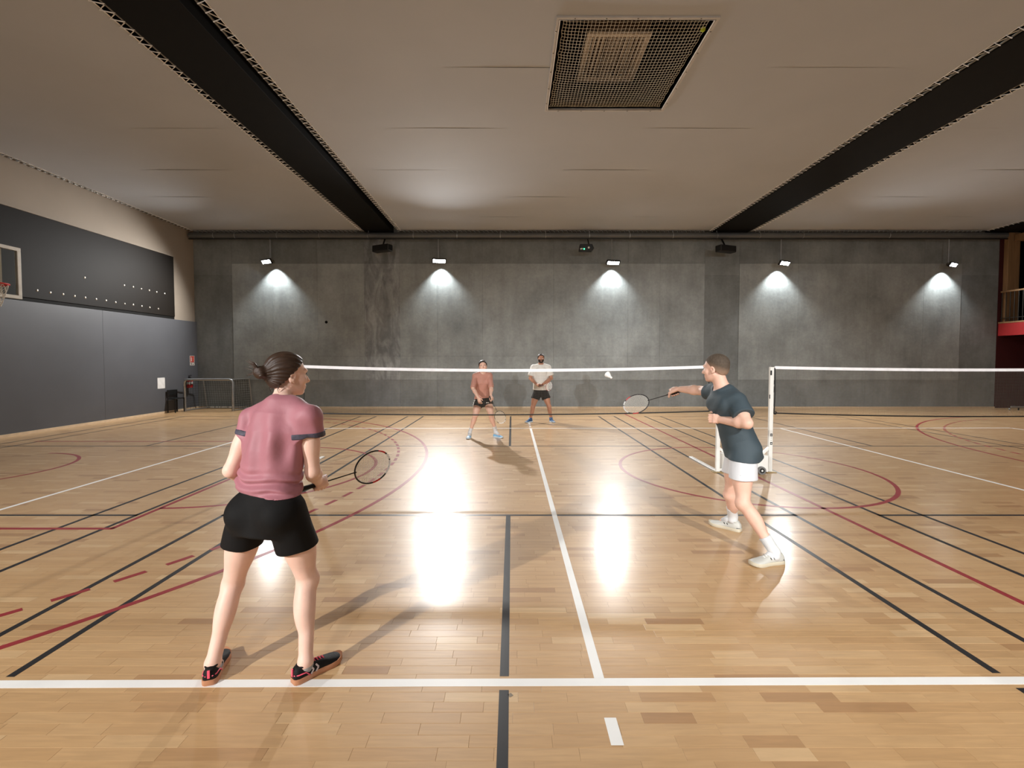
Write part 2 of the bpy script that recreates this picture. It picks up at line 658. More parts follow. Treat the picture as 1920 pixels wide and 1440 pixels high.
# ------------------------------------------------------------------ left wall
wall_left = structure('wall_left', MB().box((X0 - 0.3, Y0, 0), (X0, Y1 + 0.02, ZR)).build('wall_left', M_beige))
PADH = 2.98
ys = list(np.linspace(Y0, Y1, 7))
for i in range(6):
    MB().box((X0 - 0.02, ys[i] + 0.001, 0.0), (X0 + 0.055, ys[i + 1] - 0.001, PADH)).build('wall_padding', M_pad, wall_left, bevel=0.004)
yend = W(328, 540, 1)[0]
YP = (X0) / yend * 1.0
YP = 14.92
pan = MB().box((X0 - 0.02, Y0 + 0.1, PADH + 0.09), (X0 + 0.03, YP, 4.99)).build('dark_panel', M_brownpanel, wall_left, bevel=0.004)
MB().box((X0 - 0.02, Y0 + 0.1, 4.99), (X0 + 0.05, YP + 0.03, 5.02)).build('panel_edging', M_beige, wall_left)
MB().box((X0 - 0.02, Y0 + 0.1, PADH), (X0 + 0.012, YP, PADH + 0.09)).build('shadow_gap', M_black, wall_left)
M_bolt = mat('bright_bolt', (235, 230, 215), 0.25, metal=0.7)
for px, py in [(70, 544.5), (94.5, 548.5), (118.5, 551.5), (140, 555), (160, 558), (180.5, 561), (199, 563.5), (217, 567), (234, 569.5), (250, 571.5), (266, 574), (281, 576.5), (297, 579), (233, 535), (250, 538), (265, 541.5), (280, 544.5), (294, 547.5), (309, 550.5), (159, 520.5)]:
    u, v = (px - CX) / FPX, (py - CY) / FPX
    d = np.array([u, C_ - v * S_, -S_ - v * C_])
    t = (X0 + 0.03) / d[0]
    q = np.array([0, 0, CAMH]) + d * t
    MB().sphere((X0 + 0.03, q[1], q[2]), (0.012, 0.028, 0.028), 8, 6).build('bolt', M_bolt, wall_left, smooth='all')
structure('baseboard_left', MB().box((X0 + 0.055, Y0, 0), (X0 + 0.075, Y1 - 0.03, 0.06)).build('baseboard_left', M_skirt))

# ------------------------------------------------------------------ wall behind the photographer
structure('wall_near', MB().box((X0 - 0.3, Y0 - 0.3, 0), (24, Y0, ZR)).build('wall_near', mat('near_wall_grey', (120, 116, 110), 0.8)))

# ------------------------------------------------------------------ right side: recess under a gallery
wall_right = structure('wall_right', MB().box((18.6, Y0, 0), (18.9, Y1 + 0.3, 2.5)).build('wall_right', M_red))
structure('wall_gallery', MB().box((20.6, Y0, 2.5), (20.9, Y1 + 2, ZR)).build('wall_gallery', M_black))
rs = MB().box((X1, Y1 - 0.01, 0), (20.9, Y1 + 0.3, 2.5)).build('wall_corner', M_red)
structure('wall_corner', rs)
MB().box((X1, Y1 - 0.01, 2.5), (X1 + 0.62, Y1 + 0.3, ZR)).build('upper_wall_strip', M_red, rs)
structure('wall_recess', MB().box((X1, Y1 + 1.6, 2.4), (21.2, Y1 + 1.9, ZR)).build('wall_recess', M_black))

# ------------------------------------------------------------------ ceiling
ceiling = structure('ceiling', MB().box((X0 - 0.3, Y0 - 0.3, ZR), (24, Y1 + 0.5, ZR + 0.2)).build('ceiling', M_void))
OP = (G(1053, 30, ZF), G(1343, 35, ZF), G(1240, 205, ZF), G(1022, 203, ZF))
ox0, ox1 = (OP[0][0] + OP[3][0]) / 2, (OP[1][0] + OP[2][0]) / 2
oy0, oy1 = (OP[0][1] + OP[1][1]) / 2, (OP[2][1] + OP[3][1]) / 2
LB0, LB1 = G(422, 220, ZF)[0], G(572, 220, ZF)[0]
LB0 = (G(165, 2, ZF)[0] + G(680, 434, ZF)[0]) / 2
LB1 = (G(395, 2, ZF)[0] + G(750, 434, ZF)[0]) / 2
RB0 = (G(1920, 38, ZF)[0] + G(1325, 438, ZF)[0]) / 2
RB1 = (G(1920, 165, ZF)[0] + G(1400, 438, ZF)[0]) / 2
FR = G(1905, 417, ZF)[0]

YB = 15.72
GAP = 0.11


def fabric(xa, xb, ya, yb, hole=None):
    """a stretched length of cloth, bellied by a centimetre or two between its seams"""
    nx, ny = max(2, int((xb - xa) / 0.4)), 8
    xs = sorted(set(list(np.linspace(xa, xb, nx)) + ([hole[0], hole[1]] if hole and hole[0] > xa and hole[1] < xb else [])))
    ysl = sorted(set(list(np.linspace(ya, yb, ny)) + ([q for q in (hole[2], hole[3]) if ya < q < yb] if hole else [])))
    mb = MB()
    idx = {}
    for i, x in enumerate(xs):
        for j, y in enumerate(ysl):
            t = (y - ya) / (yb - ya)
            z = ZF - 0.004 * math.sin(math.pi * t) - 0.005 * math.sin(x * 1.3 + ya) * math.sin(math.pi * (x - xa) / (xb - xa))
            idx[i, j] = len(mb.v)
            mb.v.append((x, y, z))
    for i in range(len(xs) - 1):
        for j in range(len(ysl) - 1):
            cx, cy = (xs[i] + xs[i + 1]) / 2, (ysl[j] + ysl[j + 1]) / 2
            if hole and hole[0] < cx < hole[1] and hole[2] < cy < hole[3]:
                continue
            mb.f.append((idx[i, j], idx[i, j + 1], idx[i + 1, j + 1], idx[i + 1, j]))
    o = mb.build('fabric_strip', M_fabric, ceiling, smooth='all')
    md = o.modifiers.new('thick', 'SOLIDIFY')
    md.thickness = 0.004
    md.offset = 1
    md.use_rim = False
    return o


seams = [Y0 + 0.1, -3.6, -1.8, 0.0, 1.75, 3.5, 5.25, 7.05, 8.85, 10.75, 12.5, 14.2, YB]
HOLE = (ox0, ox1, oy0, oy1)
for (xa, xb) in ((X0 + 0.14, LB0), (LB1, RB0), (RB1, FR)):
    for j in range(len(seams) - 1):
        h = HOLE if xa < ox0 < xb and not (seams[j + 1] < oy0 or seams[j] > oy1) else None
        fabric(xa, xb, seams[j], seams[j + 1], h)


def lacing(xe, side, pitch=0.15, tuber=0.016):
    """rope laced between the hem of the cloth (xe) and a steel tube on the far side of the gap"""
    xt = xe + side * GAP
    MB().tube([(xt, Y0 + 0.1, ZF + 0.005), (xt, YB + 0.05, ZF + 0.005)], tuber, 8).build('lacing_tube', M_steel, ceiling, smooth=True)
    MB().tube([(xe, Y0 + 0.1, ZF), (xe, YB, ZF)], 0.007, 6).build('hem_rope', M_cord, ceiling, smooth=True)
    path = []
    y = Y0 + 0.2
    while y < YB - 0.05:
        path += [(xe - side * 0.02, y, ZF - 0.012), (xt, y + pitch * 0.3, ZF - 0.016), (xt + side * 0.014, y + pitch * 0.45, ZF + 0.01), (xt, y + pitch * 0.6, ZF + 0.024)]
        y += pitch
    MB().tube(path, 0.0085, 5).build('lacing_rope', M_cord, ceiling)


lacing(LB0, 1)
lacing(LB1, -1)
lacing(RB0, 1)
lacing(RB1, -1)
lacing(X0 + 0.14, -1, tuber=0.012)
lacing(FR, 1)
# lacing along the back wall
for (xa, xb) in ((X0 + 0.14, LB0), (LB1, RB0), (RB1, FR)):
    path, x = [], xa + 0.05
    while x < xb - 0.1:
        path += [(x, YB - 0.03, ZF - 0.012), (x + 0.06, YB + 0.10, ZF - 0.014), (x + 0.09, YB + 0.10, ZF + 0.015)]
        x += 0.15
    MB().tube(path, 0.008, 5).build('lacing_rope', M_cord, ceiling)
    MB().tube([(xa, YB + 0.1, ZF), (xb, YB + 0.1, ZF)], 0.012, 6).build('lacing_tube', M_steel, ceiling, smooth=True)
for (xa, xb) in ((LB0 + 0.14, LB1 - 0.30), (RB0 + 0.14, RB1 - 0.14)):
    MB().box((xa, Y0 + 0.1, ZF - 0.02), (xb, Y1, ZR)).build('beam', M_black, ceiling, bevel=0.01)
MB().box((FR + 0.16, Y0 + 0.1, ZF - 0.05), (X1 + 0.3, Y1, ZR)).build('beam', M_black, ceiling, bevel=0.01)
# ------------------------------------------------------------------ lamps
M_led = mat('led_panel_glow', (255, 255, 255), 0.4, emit=((250, 252, 255), 40.0))
M_led2 = mat('rear_led_panel_glow', (255, 255, 255), 0.4, emit=((255, 250, 242), 40.0))
ZP = 5.87


def floodlight(name, label, X, Y, z, yaw, tilt, led, group, wash=True, wall=1, pw=0.20, ph=0.055, watts=None, cone=128, blend=1.0):
    """pendant rod, tilting housing with LED panel, yoke, and a small wall washer behind"""
    t = thing(name, label, 'lamp', (X, Y, z), group)
    c = np.array([X, Y, z])
    MB().tube([c + (0, 0, 0.02), (X, Y, ZP - 0.1425)], 0.014, 8).build('rod', M_alu, t, smooth=True)
    az = math.radians(yaw)
    el = math.radians(tilt)
    n = np.array([math.sin(az) * math.cos(el), -wall * math.cos(az) * math.cos(el), -math.sin(el)])
    s = np.cross(n, (0, 0, 1.0))
    s /= np.linalg.norm(s)
    u = np.cross(s, n)
    hc = c + n * 0.10 + np.array([math.sin(az) * 0.10, 0, 0])
    MB().obox(hc, s, u, n, (pw + 0.035, ph + 0.03, 0.03)).build('housing', M_blackplastic, t, bevel=0.008)
    for k in (-1, 1):
        MB().beam(hc + s * k * (pw + 0.045), c + s * k * 0.05 + (0, 0, 0.03), 0.02, 0.012).build('yoke_arm', M_steel, t)
    f = hc + n * 0.0325
    MB().quad(f - s * pw - u * ph, f + s * pw - u * ph, f + s * pw + u * ph, f - s * pw + u * ph).build('led_panel', led, t)
    fl = bpy.data.lights.new('flood_beam', 'SPOT')
    fl.energy = watts or HALL_LAMP
    fl.spot_size = math.radians(cone)
    fl.spot_blend = blend
    fl.shadow_soft_size = 0.10
    fl.color = (1.0, 0.99, 0.97)
    fo = bpy.data.objects.new('flood_beam', fl)
    COL.objects.link(fo)
    fo.parent = t
    fo.location = tuple(f + n * 0.02 - c)
    fo.rotation_euler = Vector(n).to_track_quat('-Z', 'Y').to_euler()
    w = c + (0.05, wall * 0.07, -0.03)
    MB().tube([w + (0, 0, 0.05), w + (0, 0, -0.03)], [0.035, 0.05], 12).build('wall_washer', M_steel, t, smooth=True)
    if wash:
        ld = bpy.data.lights.new('washer_beam', 'SPOT')
        ld.energy = WASH_LAMP
        ld.spot_size = math.radians(98)
        ld.spot_blend = 0.7
        ld.shadow_soft_size = 0.03
        ld.color = (0.97, 1.0, 0.98)
        lo = bpy.data.objects.new('washer_beam', ld)
        COL.objects.link(lo)
        lo.parent = t
        lo.location = tuple(np.array([0.05, wall * 0.07, -0.08]))
        lo.rotation_euler = (math.radians(3) * wall, 0, 0)
    return t


YL = 15.6
for px, py, yaw, tilt, lab in ((507, 488, -26, 34, 'LED floodlight on a rod above the goal end, turned to the padded wall'),
                               (822, 487, 12, 33, 'LED floodlight glaring straight at the viewer from the back wall'),
                               (1147, 489, 10, 46, 'LED floodlight on a rod just past the black box with the green light'),
                               (1464, 491, 24, 34, 'LED floodlight on a rod over the panel past the wide black beam'),
                               (1778, 494, 26, 32, 'LED floodlight at the end of the wall beside the red corner')):
    q = W(px, py, YL)
    floodlight('floodlight', lab, q[0], q[1], q[2], yaw, tilt, M_led, 'floodlights along the concrete wall', watts=HALL_LAMP * {507: 1.0, 822: 1.3, 1147: .8, 1778: .5}.get(px, 1.0))
for x, yaw, tilt, w_, cone_, lab in ((-8.0, 27, 30, REAR_LAMP * .95, 62, 'LED floodlight on the unseen wall, lighting the pink-shirted woman'),
                                  (3.9, 2, 26, REAR_LAMP * .62, 60, 'LED floodlight on the unseen wall, lighting the man in the dark shirt'),
                                  (-2.4, 0, 40, REAR_LAMP * .12, 150, 'dimmer LED fill light added on the unseen wall above the camera'),  # broad lamp added to raise the general light level
                                  (9.5, 0, 40, REAR_LAMP * .3, 120, 'LED fill light added on the unseen wall near the gallery')):  # another added fill lamp, on the gallery side
    floodlight('floodlight', lab, x, Y0 + 0.5, 5.15, yaw, tilt, M_led2, 'floodlights on the unseen wall', wash=False, wall=-1, watts=w_, cone=cone_, blend=0.7)

# ------------------------------------------------------------------ duct along the top of the concrete wall
duct = thing('duct_pipe', 'grey duct pipe running along the top of the concrete wall', 'pipe', (0, 15.66, ZP))
MB().tube([(X0 + 0.06, 15.66, ZP), (X1 - 0.05, 15.66, ZP)], 0.098, 20).build('pipe', mat('duct_grey', (92, 94, 94), 0.45, vary=0.12, vscale=1.5), duct, smooth=True)
MB().tube([(X0 + 0.06, 15.6, ZP - 0.125), (X1 - 0.05, 15.6, ZP - 0.125)], 0.018, 8).build('cable_conduit', M_blackplastic, duct, smooth=True)
for px in (400, 440, 519, 599, 690, 775, 857, 938, 1023, 1105, 1181, 1262, 1345, 1425, 1506, 1668):
    x = W(px, 448, 15.6)[0]
    MB().tube([(x, 15.66 + 0.104 * math.sin(a), ZP + 0.104 * math.cos(a)) for a in np.linspace(0, 2 * math.pi, 17)[:-1]], 0.012, 6, closed=True).build('clamp', M_alu, duct, smooth=True)
    MB().beam((x, 15.66, ZP + 0.1), (x, 15.66, ZP + 0.3), 0.02, 0.02).build('hanger', M_alu, duct)


# ------------------------------------------------------------------ loudspeakers and the emergency lamp
def speaker(px, py, yaw, label):
    q = W(px, py + 2, 15.25)
    t = thing('loudspeaker', label, 'speaker', q, 'loudspeakers under the duct')
    a = math.radians(yaw)
    ax, ay, az = np.array([math.cos(a), math.sin(a), 0]), np.array([-math.sin(a), math.cos(a), 0]), np.array([0, 0, 1.0])
    MB().obox(q, ax, ay, az, (0.33, 0.13, 0.11)).build('cabinet', M_blackplastic, t, bevel=0.03)
    MB().obox(q - ay * 0.132, ax, ay, az, (0.29, 0.008, 0.085)).build('grille', mat('speaker_grille', (10, 10, 10), 0.8), t, bevel=0.004)
    MB().beam(q + (0, 0.05, 0.1), (q[0], 15.575, ZP - 0.14), 0.05, 0.02).build('bracket', M_blackplastic, t)


speaker(717, 464, -24, 'black loudspeaker under the duct between the first two floodlights')
speaker(1361, 465, 20, 'black loudspeaker below the end of the wide black beam')
q = W(1099, 465, 15.25)
t = thing('emergency_lamp', 'black wall box with a green light and two small white lenses', 'lamp', q)
MB().prism([q + (-0.24, -0.1, -0.11), q + (0.19, -0.1, -0.12), q + (0.25, -0.1, -0.02), q + (0.19, -0.1, 0.11), q + (-0.21, -0.1, 0.11)], (0, 0.2, 0)).build('case', M_blackplastic, t, bevel=0.015)
MB().beam(q + (0.1, 0.03, 0.1), (q[0] + 0.1, 15.575, ZP - 0.14), 0.04, 0.02).build('bracket', M_blackplastic, t)
MB().sphere(q + (-0.08, -0.105, -0.055), 0.022, 10, 8).build('indicator', mat('green_light', (60, 255, 150), 0.3, emit=((60, 255, 140), 6)), t, smooth='all')
for dx, dz in ((-0.19, -0.05), (-0.155, -0.045)):
    MB().sphere(q + (dx, -0.105, dz), 0.026, 10, 8).build('lens', mat('lens_white', (235, 235, 235), 0.15), t, smooth='all')
MB().sphere(q + (0.07, -0.105, -0.01), (0.035, 0.02, 0.035), 10, 8).build('lens', MATS['lens_white'], t, smooth='all')

# ------------------------------------------------------------------ net-covered opening in the ceiling
cn = thing('ceiling_net', 'white string net laced across the square opening in the ceiling', 'net', ((ox0 + ox1) / 2, (oy0 + oy1) / 2, ZF))
e = 0.036
M_frame = mat('opening_frame', (186, 184, 182), 0.6)
for lo, hi in (((ox0 - e, oy0 - e, ZF - 0.03), (ox1 + e, oy0, ZF + 0.01)), ((ox0 - e, oy1, ZF - 0.03), (ox1 + e, oy1 + e, ZF + 0.01)), ((ox0 - e, oy0, ZF - 0.03), (ox0, oy1, ZF + 0.01)), ((ox1, oy0, ZF - 0.03), (ox1 + e, oy1, ZF + 0.01))):
    MB().box(lo, hi).build('frame_side', M_frame, cn, bevel=0.004)
for k in range(5):
    for (x, y) in ((ox0 - e / 2, oy0 + (oy1 - oy0) * (k + .5) / 5), (ox1 + e / 2, oy0 + (oy1 - oy0) * (k + .5) / 5), (ox0 + (ox1 - ox0) * (k + .5) / 5, oy0 - e / 2), (ox0 + (ox1 - ox0) * (k + .5) / 5, oy1 + e / 2)):
        MB().sphere((x, y, ZF - 0.031), (0.011, 0.011, 0.006), 8, 6).build('screw', M_steel, cn, smooth='all')
MB().tube([(ox0 + .012, oy0 + .012, ZF - .02), (ox1 - .012, oy0 + .012, ZF - .02), (ox1 - .012, oy1 - .012, ZF - .02), (ox0 + .012, oy1 - .012, ZF - .02)], 0.011, 8, closed=True).build('border_rope', M_cord, cn, smooth=True)
mb = MB()
NX, NY = 38, 35


def npt(u, v):
    s = 0.05 * math.sin(math.pi * u) ** 0.6 * math.sin(math.pi * v) ** 0.6
    inx = 0.05 + 0.02 * abs(math.sin(v * 9 * math.pi))
    iny = 0.03 + 0.012 * abs(math.sin(u * 9 * math.pi))
    x = ox0 + (ox1 - ox0) * u + inx * (1 - 2 * u) * (abs(1 - 2 * u) ** 3)
    y = oy0 + (oy1 - oy0) * v + iny * (1 - 2 * v) * (abs(1 - 2 * v) ** 3)
    wob = 0.006 * math.sin(7 * u + 5 * v)
    return (x + wob, y + wob * .7, ZF - 0.012 - s + 0.03)


for i in range(NX + 1):
    mb.tube([npt(i / NX, j / 24) for j in range(25)], 0.0027, 4)
for j in range(NY + 1):
    mb.tube([npt(i / 24, j / NY) for i in range(25)], 0.0027, 4)
mb.build('netting', mat('net_string', (240, 234, 220), 0.7), cn, kind='stuff')
# plenum walls of the opening
pl = MB()
zt = 7.6
pl.quad((ox0 - .3, oy0 - .3, zt), (ox1 + .3, oy0 - .3, zt), (ox1 + .3, oy1 + .9, zt), (ox0 - .3, oy1 + .9, zt))
pl.build('plenum_board', M_void, ceiling)

ZD = 6.80
dc = [G(1103, 63, ZD), G(1224, 63, ZD), G(1184, 154, ZD), G(1079, 152, ZD)]
dx0, dx1 = (dc[0][0] + dc[3][0]) / 2, (dc[1][0] + dc[2][0]) / 2
dy0, dy1 = dc[0][1], dc[2][1]
M_diff = mat('air_diffuser_grey', (206, 196, 184), 0.6)
ad = thing('air_diffuser', 'grey slatted air diffuser seen through the ceiling net', 'vent', ((dx0 + dx1) / 2, (dy0 + dy1) / 2, ZD))
fw = 0.09
for lo, hi in (((dx0, dy0, ZD), (dx1, dy0 + fw, ZD + .05)), ((dx0, dy1 - fw, ZD), (dx1, dy1, ZD + .05)), ((dx0, dy0 + fw, ZD), (dx0 + fw, dy1 - fw, ZD + .05)), ((dx1 - fw, dy0 + fw, ZD), (dx1, dy1 - fw, ZD + .05))):
    MB().box(lo, hi).build('frame_side', M_diff, ad, bevel=0.005)
MB().box((dx0 + .03, dy0 + .03, ZD + .12), (dx1 - .03, dy1 - .03, ZD + .78)).build('plenum_box', mat('brown_duct_box', (110, 92, 76), 0.7), ad)
wd = dx1 - dx0
for k in (0.14, 0.215, 0.29, 0.66, 0.735, 0.81, 0.88):
    MB().obox((dx0 + wd * k, (dy0 + dy1) / 2, ZD + .04), (math.cos(.6), 0, math.sin(.6)), (0, 1, 0), (-math.sin(.6), 0, math.cos(.6)), (0.03, (dy1 - dy0) / 2 - fw, 0.004)).build('slat', M_diff, ad)
for k in np.linspace(0.37, 0.60, 8):
    MB().box((dx0 + wd * k, dy0 + fw, ZD + .04), (dx0 + wd * k + .006, dy1 - fw, ZD + .075)).build('slat', M_diff, ad)
for k in np.linspace(0.1, 0.9, 12):
    y = dy0 + (dy1 - dy0) * k
    MB().box((dx0 + wd * .36, y, ZD + .05), (dx0 + wd * .62, y + .006, ZD + .075)).build('crossbar', M_diff, ad)

q = G(1318, 61, ZF - 0.02)
tb = MB().sphere(q + (0, 0, 0.045), 0.034, 20, 14).build('tennis_ball', mat('tennis_felt', (176, 196, 60), 0.9, bump=0.3), None, smooth='all')
tag(tb, 'lime green tennis ball caught on the ceiling net', 'ball')
# ------------------------------------------------------------------ gallery on the right
ZG0, ZG1 = 2.52, 2.95
gal = thing('gallery', 'red-fronted gallery with a railing beside the concrete wall', 'balcony', (18, 8, ZG0))
MB().box((X1 + 0.12, Y0 + 0.05, ZG0), (20.6, Y1 - 0.02, ZG1 - 0.04)).build('slab', mat('gallery_slab', (70, 30, 30), 0.7), gal)
MB().box((X1 + 0.03, Y0 + 0.05, ZG0 - 0.02), (X1 + 0.118, Y1 - 0.02, ZG1 - 0.03)).build('fascia', M_redfascia, gal)
MB().box((X1 + 0.02, Y0 + 0.05, ZG1 - 0.03), (X1 + 0.128, Y1 - 0.02, ZG1 + 0.02)).build('kerb', M_timber, gal)
MB().beam((X1 + 0.09, Y0 + 0.05, 4.0), (X1 + 0.09, Y1 - 0.03, 4.0), 0.06, 0.05).build('handrail', M_timber, gal)
M_rail = mat('dark_rail', (62, 60, 56), 0.4, metal=0.6)
MB().beam((X1 + 0.09, Y0 + 0.05, 3.1), (X1 + 0.09, Y1 - 0.03, 3.1), 0.03, 0.02).build('bottom_rail', M_rail, gal)
y = Y1 - 0.06
while y > 10.5:
    MB().tube([(X1 + 0.09, y, ZG1 + 0.01), (X1 + 0.09, y, 3.99)], 0.012, 6).build('baluster', M_rail, gal, smooth=True)
    y -= 0.13
post = tag(MB().box((X1 + 0.135, Y1 - 0.16, ZG1 - 0.035), (X1 + 0.54, Y1 - 0.012, 6.0)).build('timber_post', M_timber, None, bevel=0.01), 'tall pale timber post standing behind the gallery railing', 'post')
tag(MB().box((X1 + 0.31, Y0 + 0.2, 5.70), (X1 + 0.7, Y1 - 0.17, 5.92)).build('timber_rail', M_timber, None, bevel=0.01), 'pale timber rail running above the gallery opening', 'beam')
M_cane = mat('pale_tube', (150, 145, 135), 0.5)
q0 = np.array([18.3, 15.3, ZG1])
hc = thing('hanging_rope', 'pale looped rope hanging in the dark gallery behind the post', 'rope', (18.6, 15.1, 4.2))
for k in range(3):
    path = [(18.35 + 0.35 * math.sin(t * 2 + k), 15.1 + 0.1 * k - 0.45 * t * 0.4, 5.9 - 0.9 * k - 0.35 * t + 0.15 * math.sin(3 * t)) for t in np.linspace(0, 2, 14)]
    MB().tube(path, 0.025, 6).build('loop', M_cane, hc, smooth=True)
MB().tube([(18.35, 15.1, 2.96), (18.35, 15.1, 6.3)], 0.02, 6).build('upright', M_cane, hc, smooth=True)
# chrome stand on the floor
bar = thing('chrome_stand', 'chrome tube lying low on floor before the dark red wall', 'bar', (17.4, 15.3, 0))
bq = W(1893, 764, 15.2)
MB().tube([bq + (0.05, 0, 0.02), bq + (0.19, 0, 0.02)], 0.03, 10).build('sleeve', M_alu, bar, smooth=True)
MB().tube([bq + (0.22, 0, 0.02), bq + (1.2, 0, 0.02)], 0.026, 10).build('tube', M_alu, bar, smooth=True)
MB().sphere((bq[0], bq[1], 0.035), 0.034, 10, 8).build('end_ball', M_alu, bar, smooth='all')
for dx in (0.3, 1.1):
    MB().beam((bq[0] + dx, bq[1], 0), (bq[0] + dx, bq[1], bq[2] + 0.02), 0.03, 0.03).build('foot', M_blackplastic, bar)

# ------------------------------------------------------------------ small goal in the corner
gl = G(346, 771)
gr = G(438, 771)
gy = (gl[1] + gr[1]) / 2
gx0, gx1 = W(347, 771, gy)[0], W(437.5, 771, gy)[0]
gh = W(400, 711.5, gy)[2]
gb = min(gy + 0.95, Y1 - 0.1)
goal = thing('small_goal', 'small aluminium goal with black net in the corner by the padded wall', 'goal', ((gx0 + gx1) / 2, gy, 0))
r = 0.04
c = 0.11
MB().tube([(gx0, gy, 0), (gx0, gy, gh - c), (gx0 + .03, gy, gh - .03), (gx0 + c, gy, gh), (gx1 - c, gy, gh), (gx1 - .03, gy, gh - .03), (gx1, gy, gh - c), (gx1, gy, 0)], r, 10).build('front_frame', M_alu, goal, smooth=True)
for gx in (gx0, gx1):
    MB().tube([(gx, gy, 0.025), (gx + (0.1 if gx == gx0 else 0.12), gb, 0.025)], 0.022, 8).build('ground_bar', M_alu, goal, smooth=True)
    MB().tube([(gx, gy, gh), (gx + 0.1, gb - 0.15, gh)], 0.016, 8).build('top_stay', M_alu, goal, smooth=True)
    MB().tube([(gx + 0.1, gb - 0.15, gh), (gx + 0.11, gb, 0.03)], 0.016, 8).build('back_stay', M_alu, goal, smooth=True)
MB().tube([(gx0 + .1, gb, 0.025), (gx1 + .12, gb, 0.025)], 0.022, 8).build('ground_bar', M_alu, goal, smooth=True)
mb = MB()
for k in range(21):
    x = gx0 + .1 + (gx1 - gx0) * k / 20
    mb.tube([(x, gy + .05, gh - .02), (x, gb - .15, gh - .03), (x + .01 * math.sin(k), gb - .02, .05)], 0.003, 3)
for k in range(12):
    z = gh * (k + 1) / 13
    xs_ = [(gx0 + .01, gy + .03, z), (gx0 + .1, gb - .15 + .1 * (1 - z / gh), z), (gx1 + .1, gb - .15 + .1 * (1 - z / gh), z), (gx1 + .01, gy + .03, z)]
    mb.tube(xs_, 0.003, 3)
for k in range(8):
    y = gy + (gb - gy) * k / 8
    for gx in (gx0, gx1):
        mb.tube([(gx + .1 * k / 8, y, .04), (gx + .1 * k / 8, y, gh - .03)], 0.003, 3)
    mb.tube([(gx0 + .03, y, gh - .02), (gx1 + .03, y, gh - .02)], 0.003, 3)
mb.build('netting', mat('black_net', (20, 20, 20), 0.8), goal, kind='stuff')
for x0_, x1_ in ((395, 401), (405, 408), (411, 413), (416, 425), (430, 437)):
    a, b_ = W(x0_, 763.5, gb - 0.03), W(x1_, 763.5, gb - 0.03)
    MB().box((a[0], gb - .05, a[2] - .02), (b_[0], gb - .026, a[2] + .025)).build('net_clip', M_white, goal)

# fire extinguisher, its sign, notice paper, chair
xw = X0 + 0.055
ey = 15.35
ex = thing('fire_extinguisher', 'red fire extinguisher on the corner wall behind the small goal', 'extinguisher', (xw + 0.1, ey, 0.72))
def zat(py, y):
    return W(366, py, y)[2]
z0_, z1_ = zat(727, ey), zat(706, ey)
cxx = xw + 0.1
prof = [(0.02, 0.0), (0.085, 0.01), (0.09, 0.04), (0.09, .62), (0.075, .74), (0.04, .82), (0.025, .86)]
MB().tube([(cxx, ey, z0_ + p[1] * (z1_ - z0_)) for p in prof], [p[0] for p in prof], 16).build('cylinder', mat('extinguisher_red', (170, 18, 24), 0.3), ex, smooth=True)
MB().tube([(cxx, ey, z0_ + (z1_ - z0_) * k) for k in (.3, .55)], 0.0915, 16, caps=False).build('paper_label', mat('grey_label', (170, 168, 165), 0.6), ex, smooth=True)
MB().box((cxx - .03, ey - .03, z1_ - .06), (cxx + .03, ey + .03, z1_)).build('valve', M_blackplastic, ex, bevel=0.006)
MB().beam((cxx - .02, ey - .02, z1_ + .02), (cxx + .12, ey - .08, z1_ + .05), 0.03, 0.015).build('lever', M_blackplastic, ex)
MB().tube([(cxx + .02, ey - .03, z1_ - .03), (cxx + .12, ey - .1, z1_ - .12), (cxx + .1, ey - .1, z0_ + .1)], 0.012, 8).build('hose', M_rubber, ex, smooth=True)
MB().box((xw - 0.002, ey - .04, z0_ + .1), (cxx - .06, ey + .04, z0_ + .16)).build('bracket', M_steel, ex)


def wallq(px, py):
    u, v = (px - CX) / FPX, (py - CY) / FPX
    d = np.array([u, C_ - v * S_, -S_ - v * C_])
    return np.array([0, 0, CAMH]) + d * (xw / d[0])


a, b_ = wallq(355.6, 667), wallq(364.5, 685)
sg = thing('extinguisher_sign', 'red and white fire equipment sign on the padded wall', 'sign', (xw, (a[1] + b_[1]) / 2, (a[2] + b_[2]) / 2))
ya_, yb2 = a[1], b_[1]
zt_, zb_ = a[2], b_[2]
zm = zb_ + (zt_ - zb_) * .28
M_sign = mat('sign_white', (222, 214, 204), 0.5)
M_signred = mat('sign_red', (188, 48, 36), 0.5)
MB().box((xw, ya_, zm), (xw + .006, yb2, zt_)).build('plate', M_sign, sg)
MB().box((xw, ya_, zb_), (xw + .006, yb2, zm - .012)).build('lower_plate', M_sign, sg)
w_ = yb2 - ya_
h_ = zt_ - zm
MB().box((xw + .006, ya_ + w_ * .08, zm + h_ * .06), (xw + .008, yb2 - w_ * .08, zt_ - h_ * .06)).build('red_field', M_signred, sg)
MB().box((xw + .008, ya_ + w_ * .22, zm + h_ * .2), (xw + .010, ya_ + w_ * .40, zt_ - h_ * .28)).build('bottle_symbol', M_sign, sg)
MB().box((xw + .008, ya_ + w_ * .26, zt_ - h_ * .27), (xw + .010, ya_ + w_ * .36, zt_ - h_ * .17)).build('bottle_symbol', M_sign, sg)
for k in range(3):
    MB().box((xw + .008, ya_ + w_ * .58, zm + h_ * (.25 + .2 * k)), (xw + .010, ya_ + w_ * .8, zm + h_ * (.33 + .2 * k))).build('flame_symbol', mat('sign_pink', (226, 150, 130), .5), sg)
MB().tube([(xw + .006, ya_ + w_ * .3, zb_ + (zm - zb_) * .5), (xw + .009, ya_ + w_ * .3, zb_ + (zm - zb_) * .5)], w_ * .13, 12).build('dot_symbol', mat('sign_grey', (120, 118, 116), .5), sg)
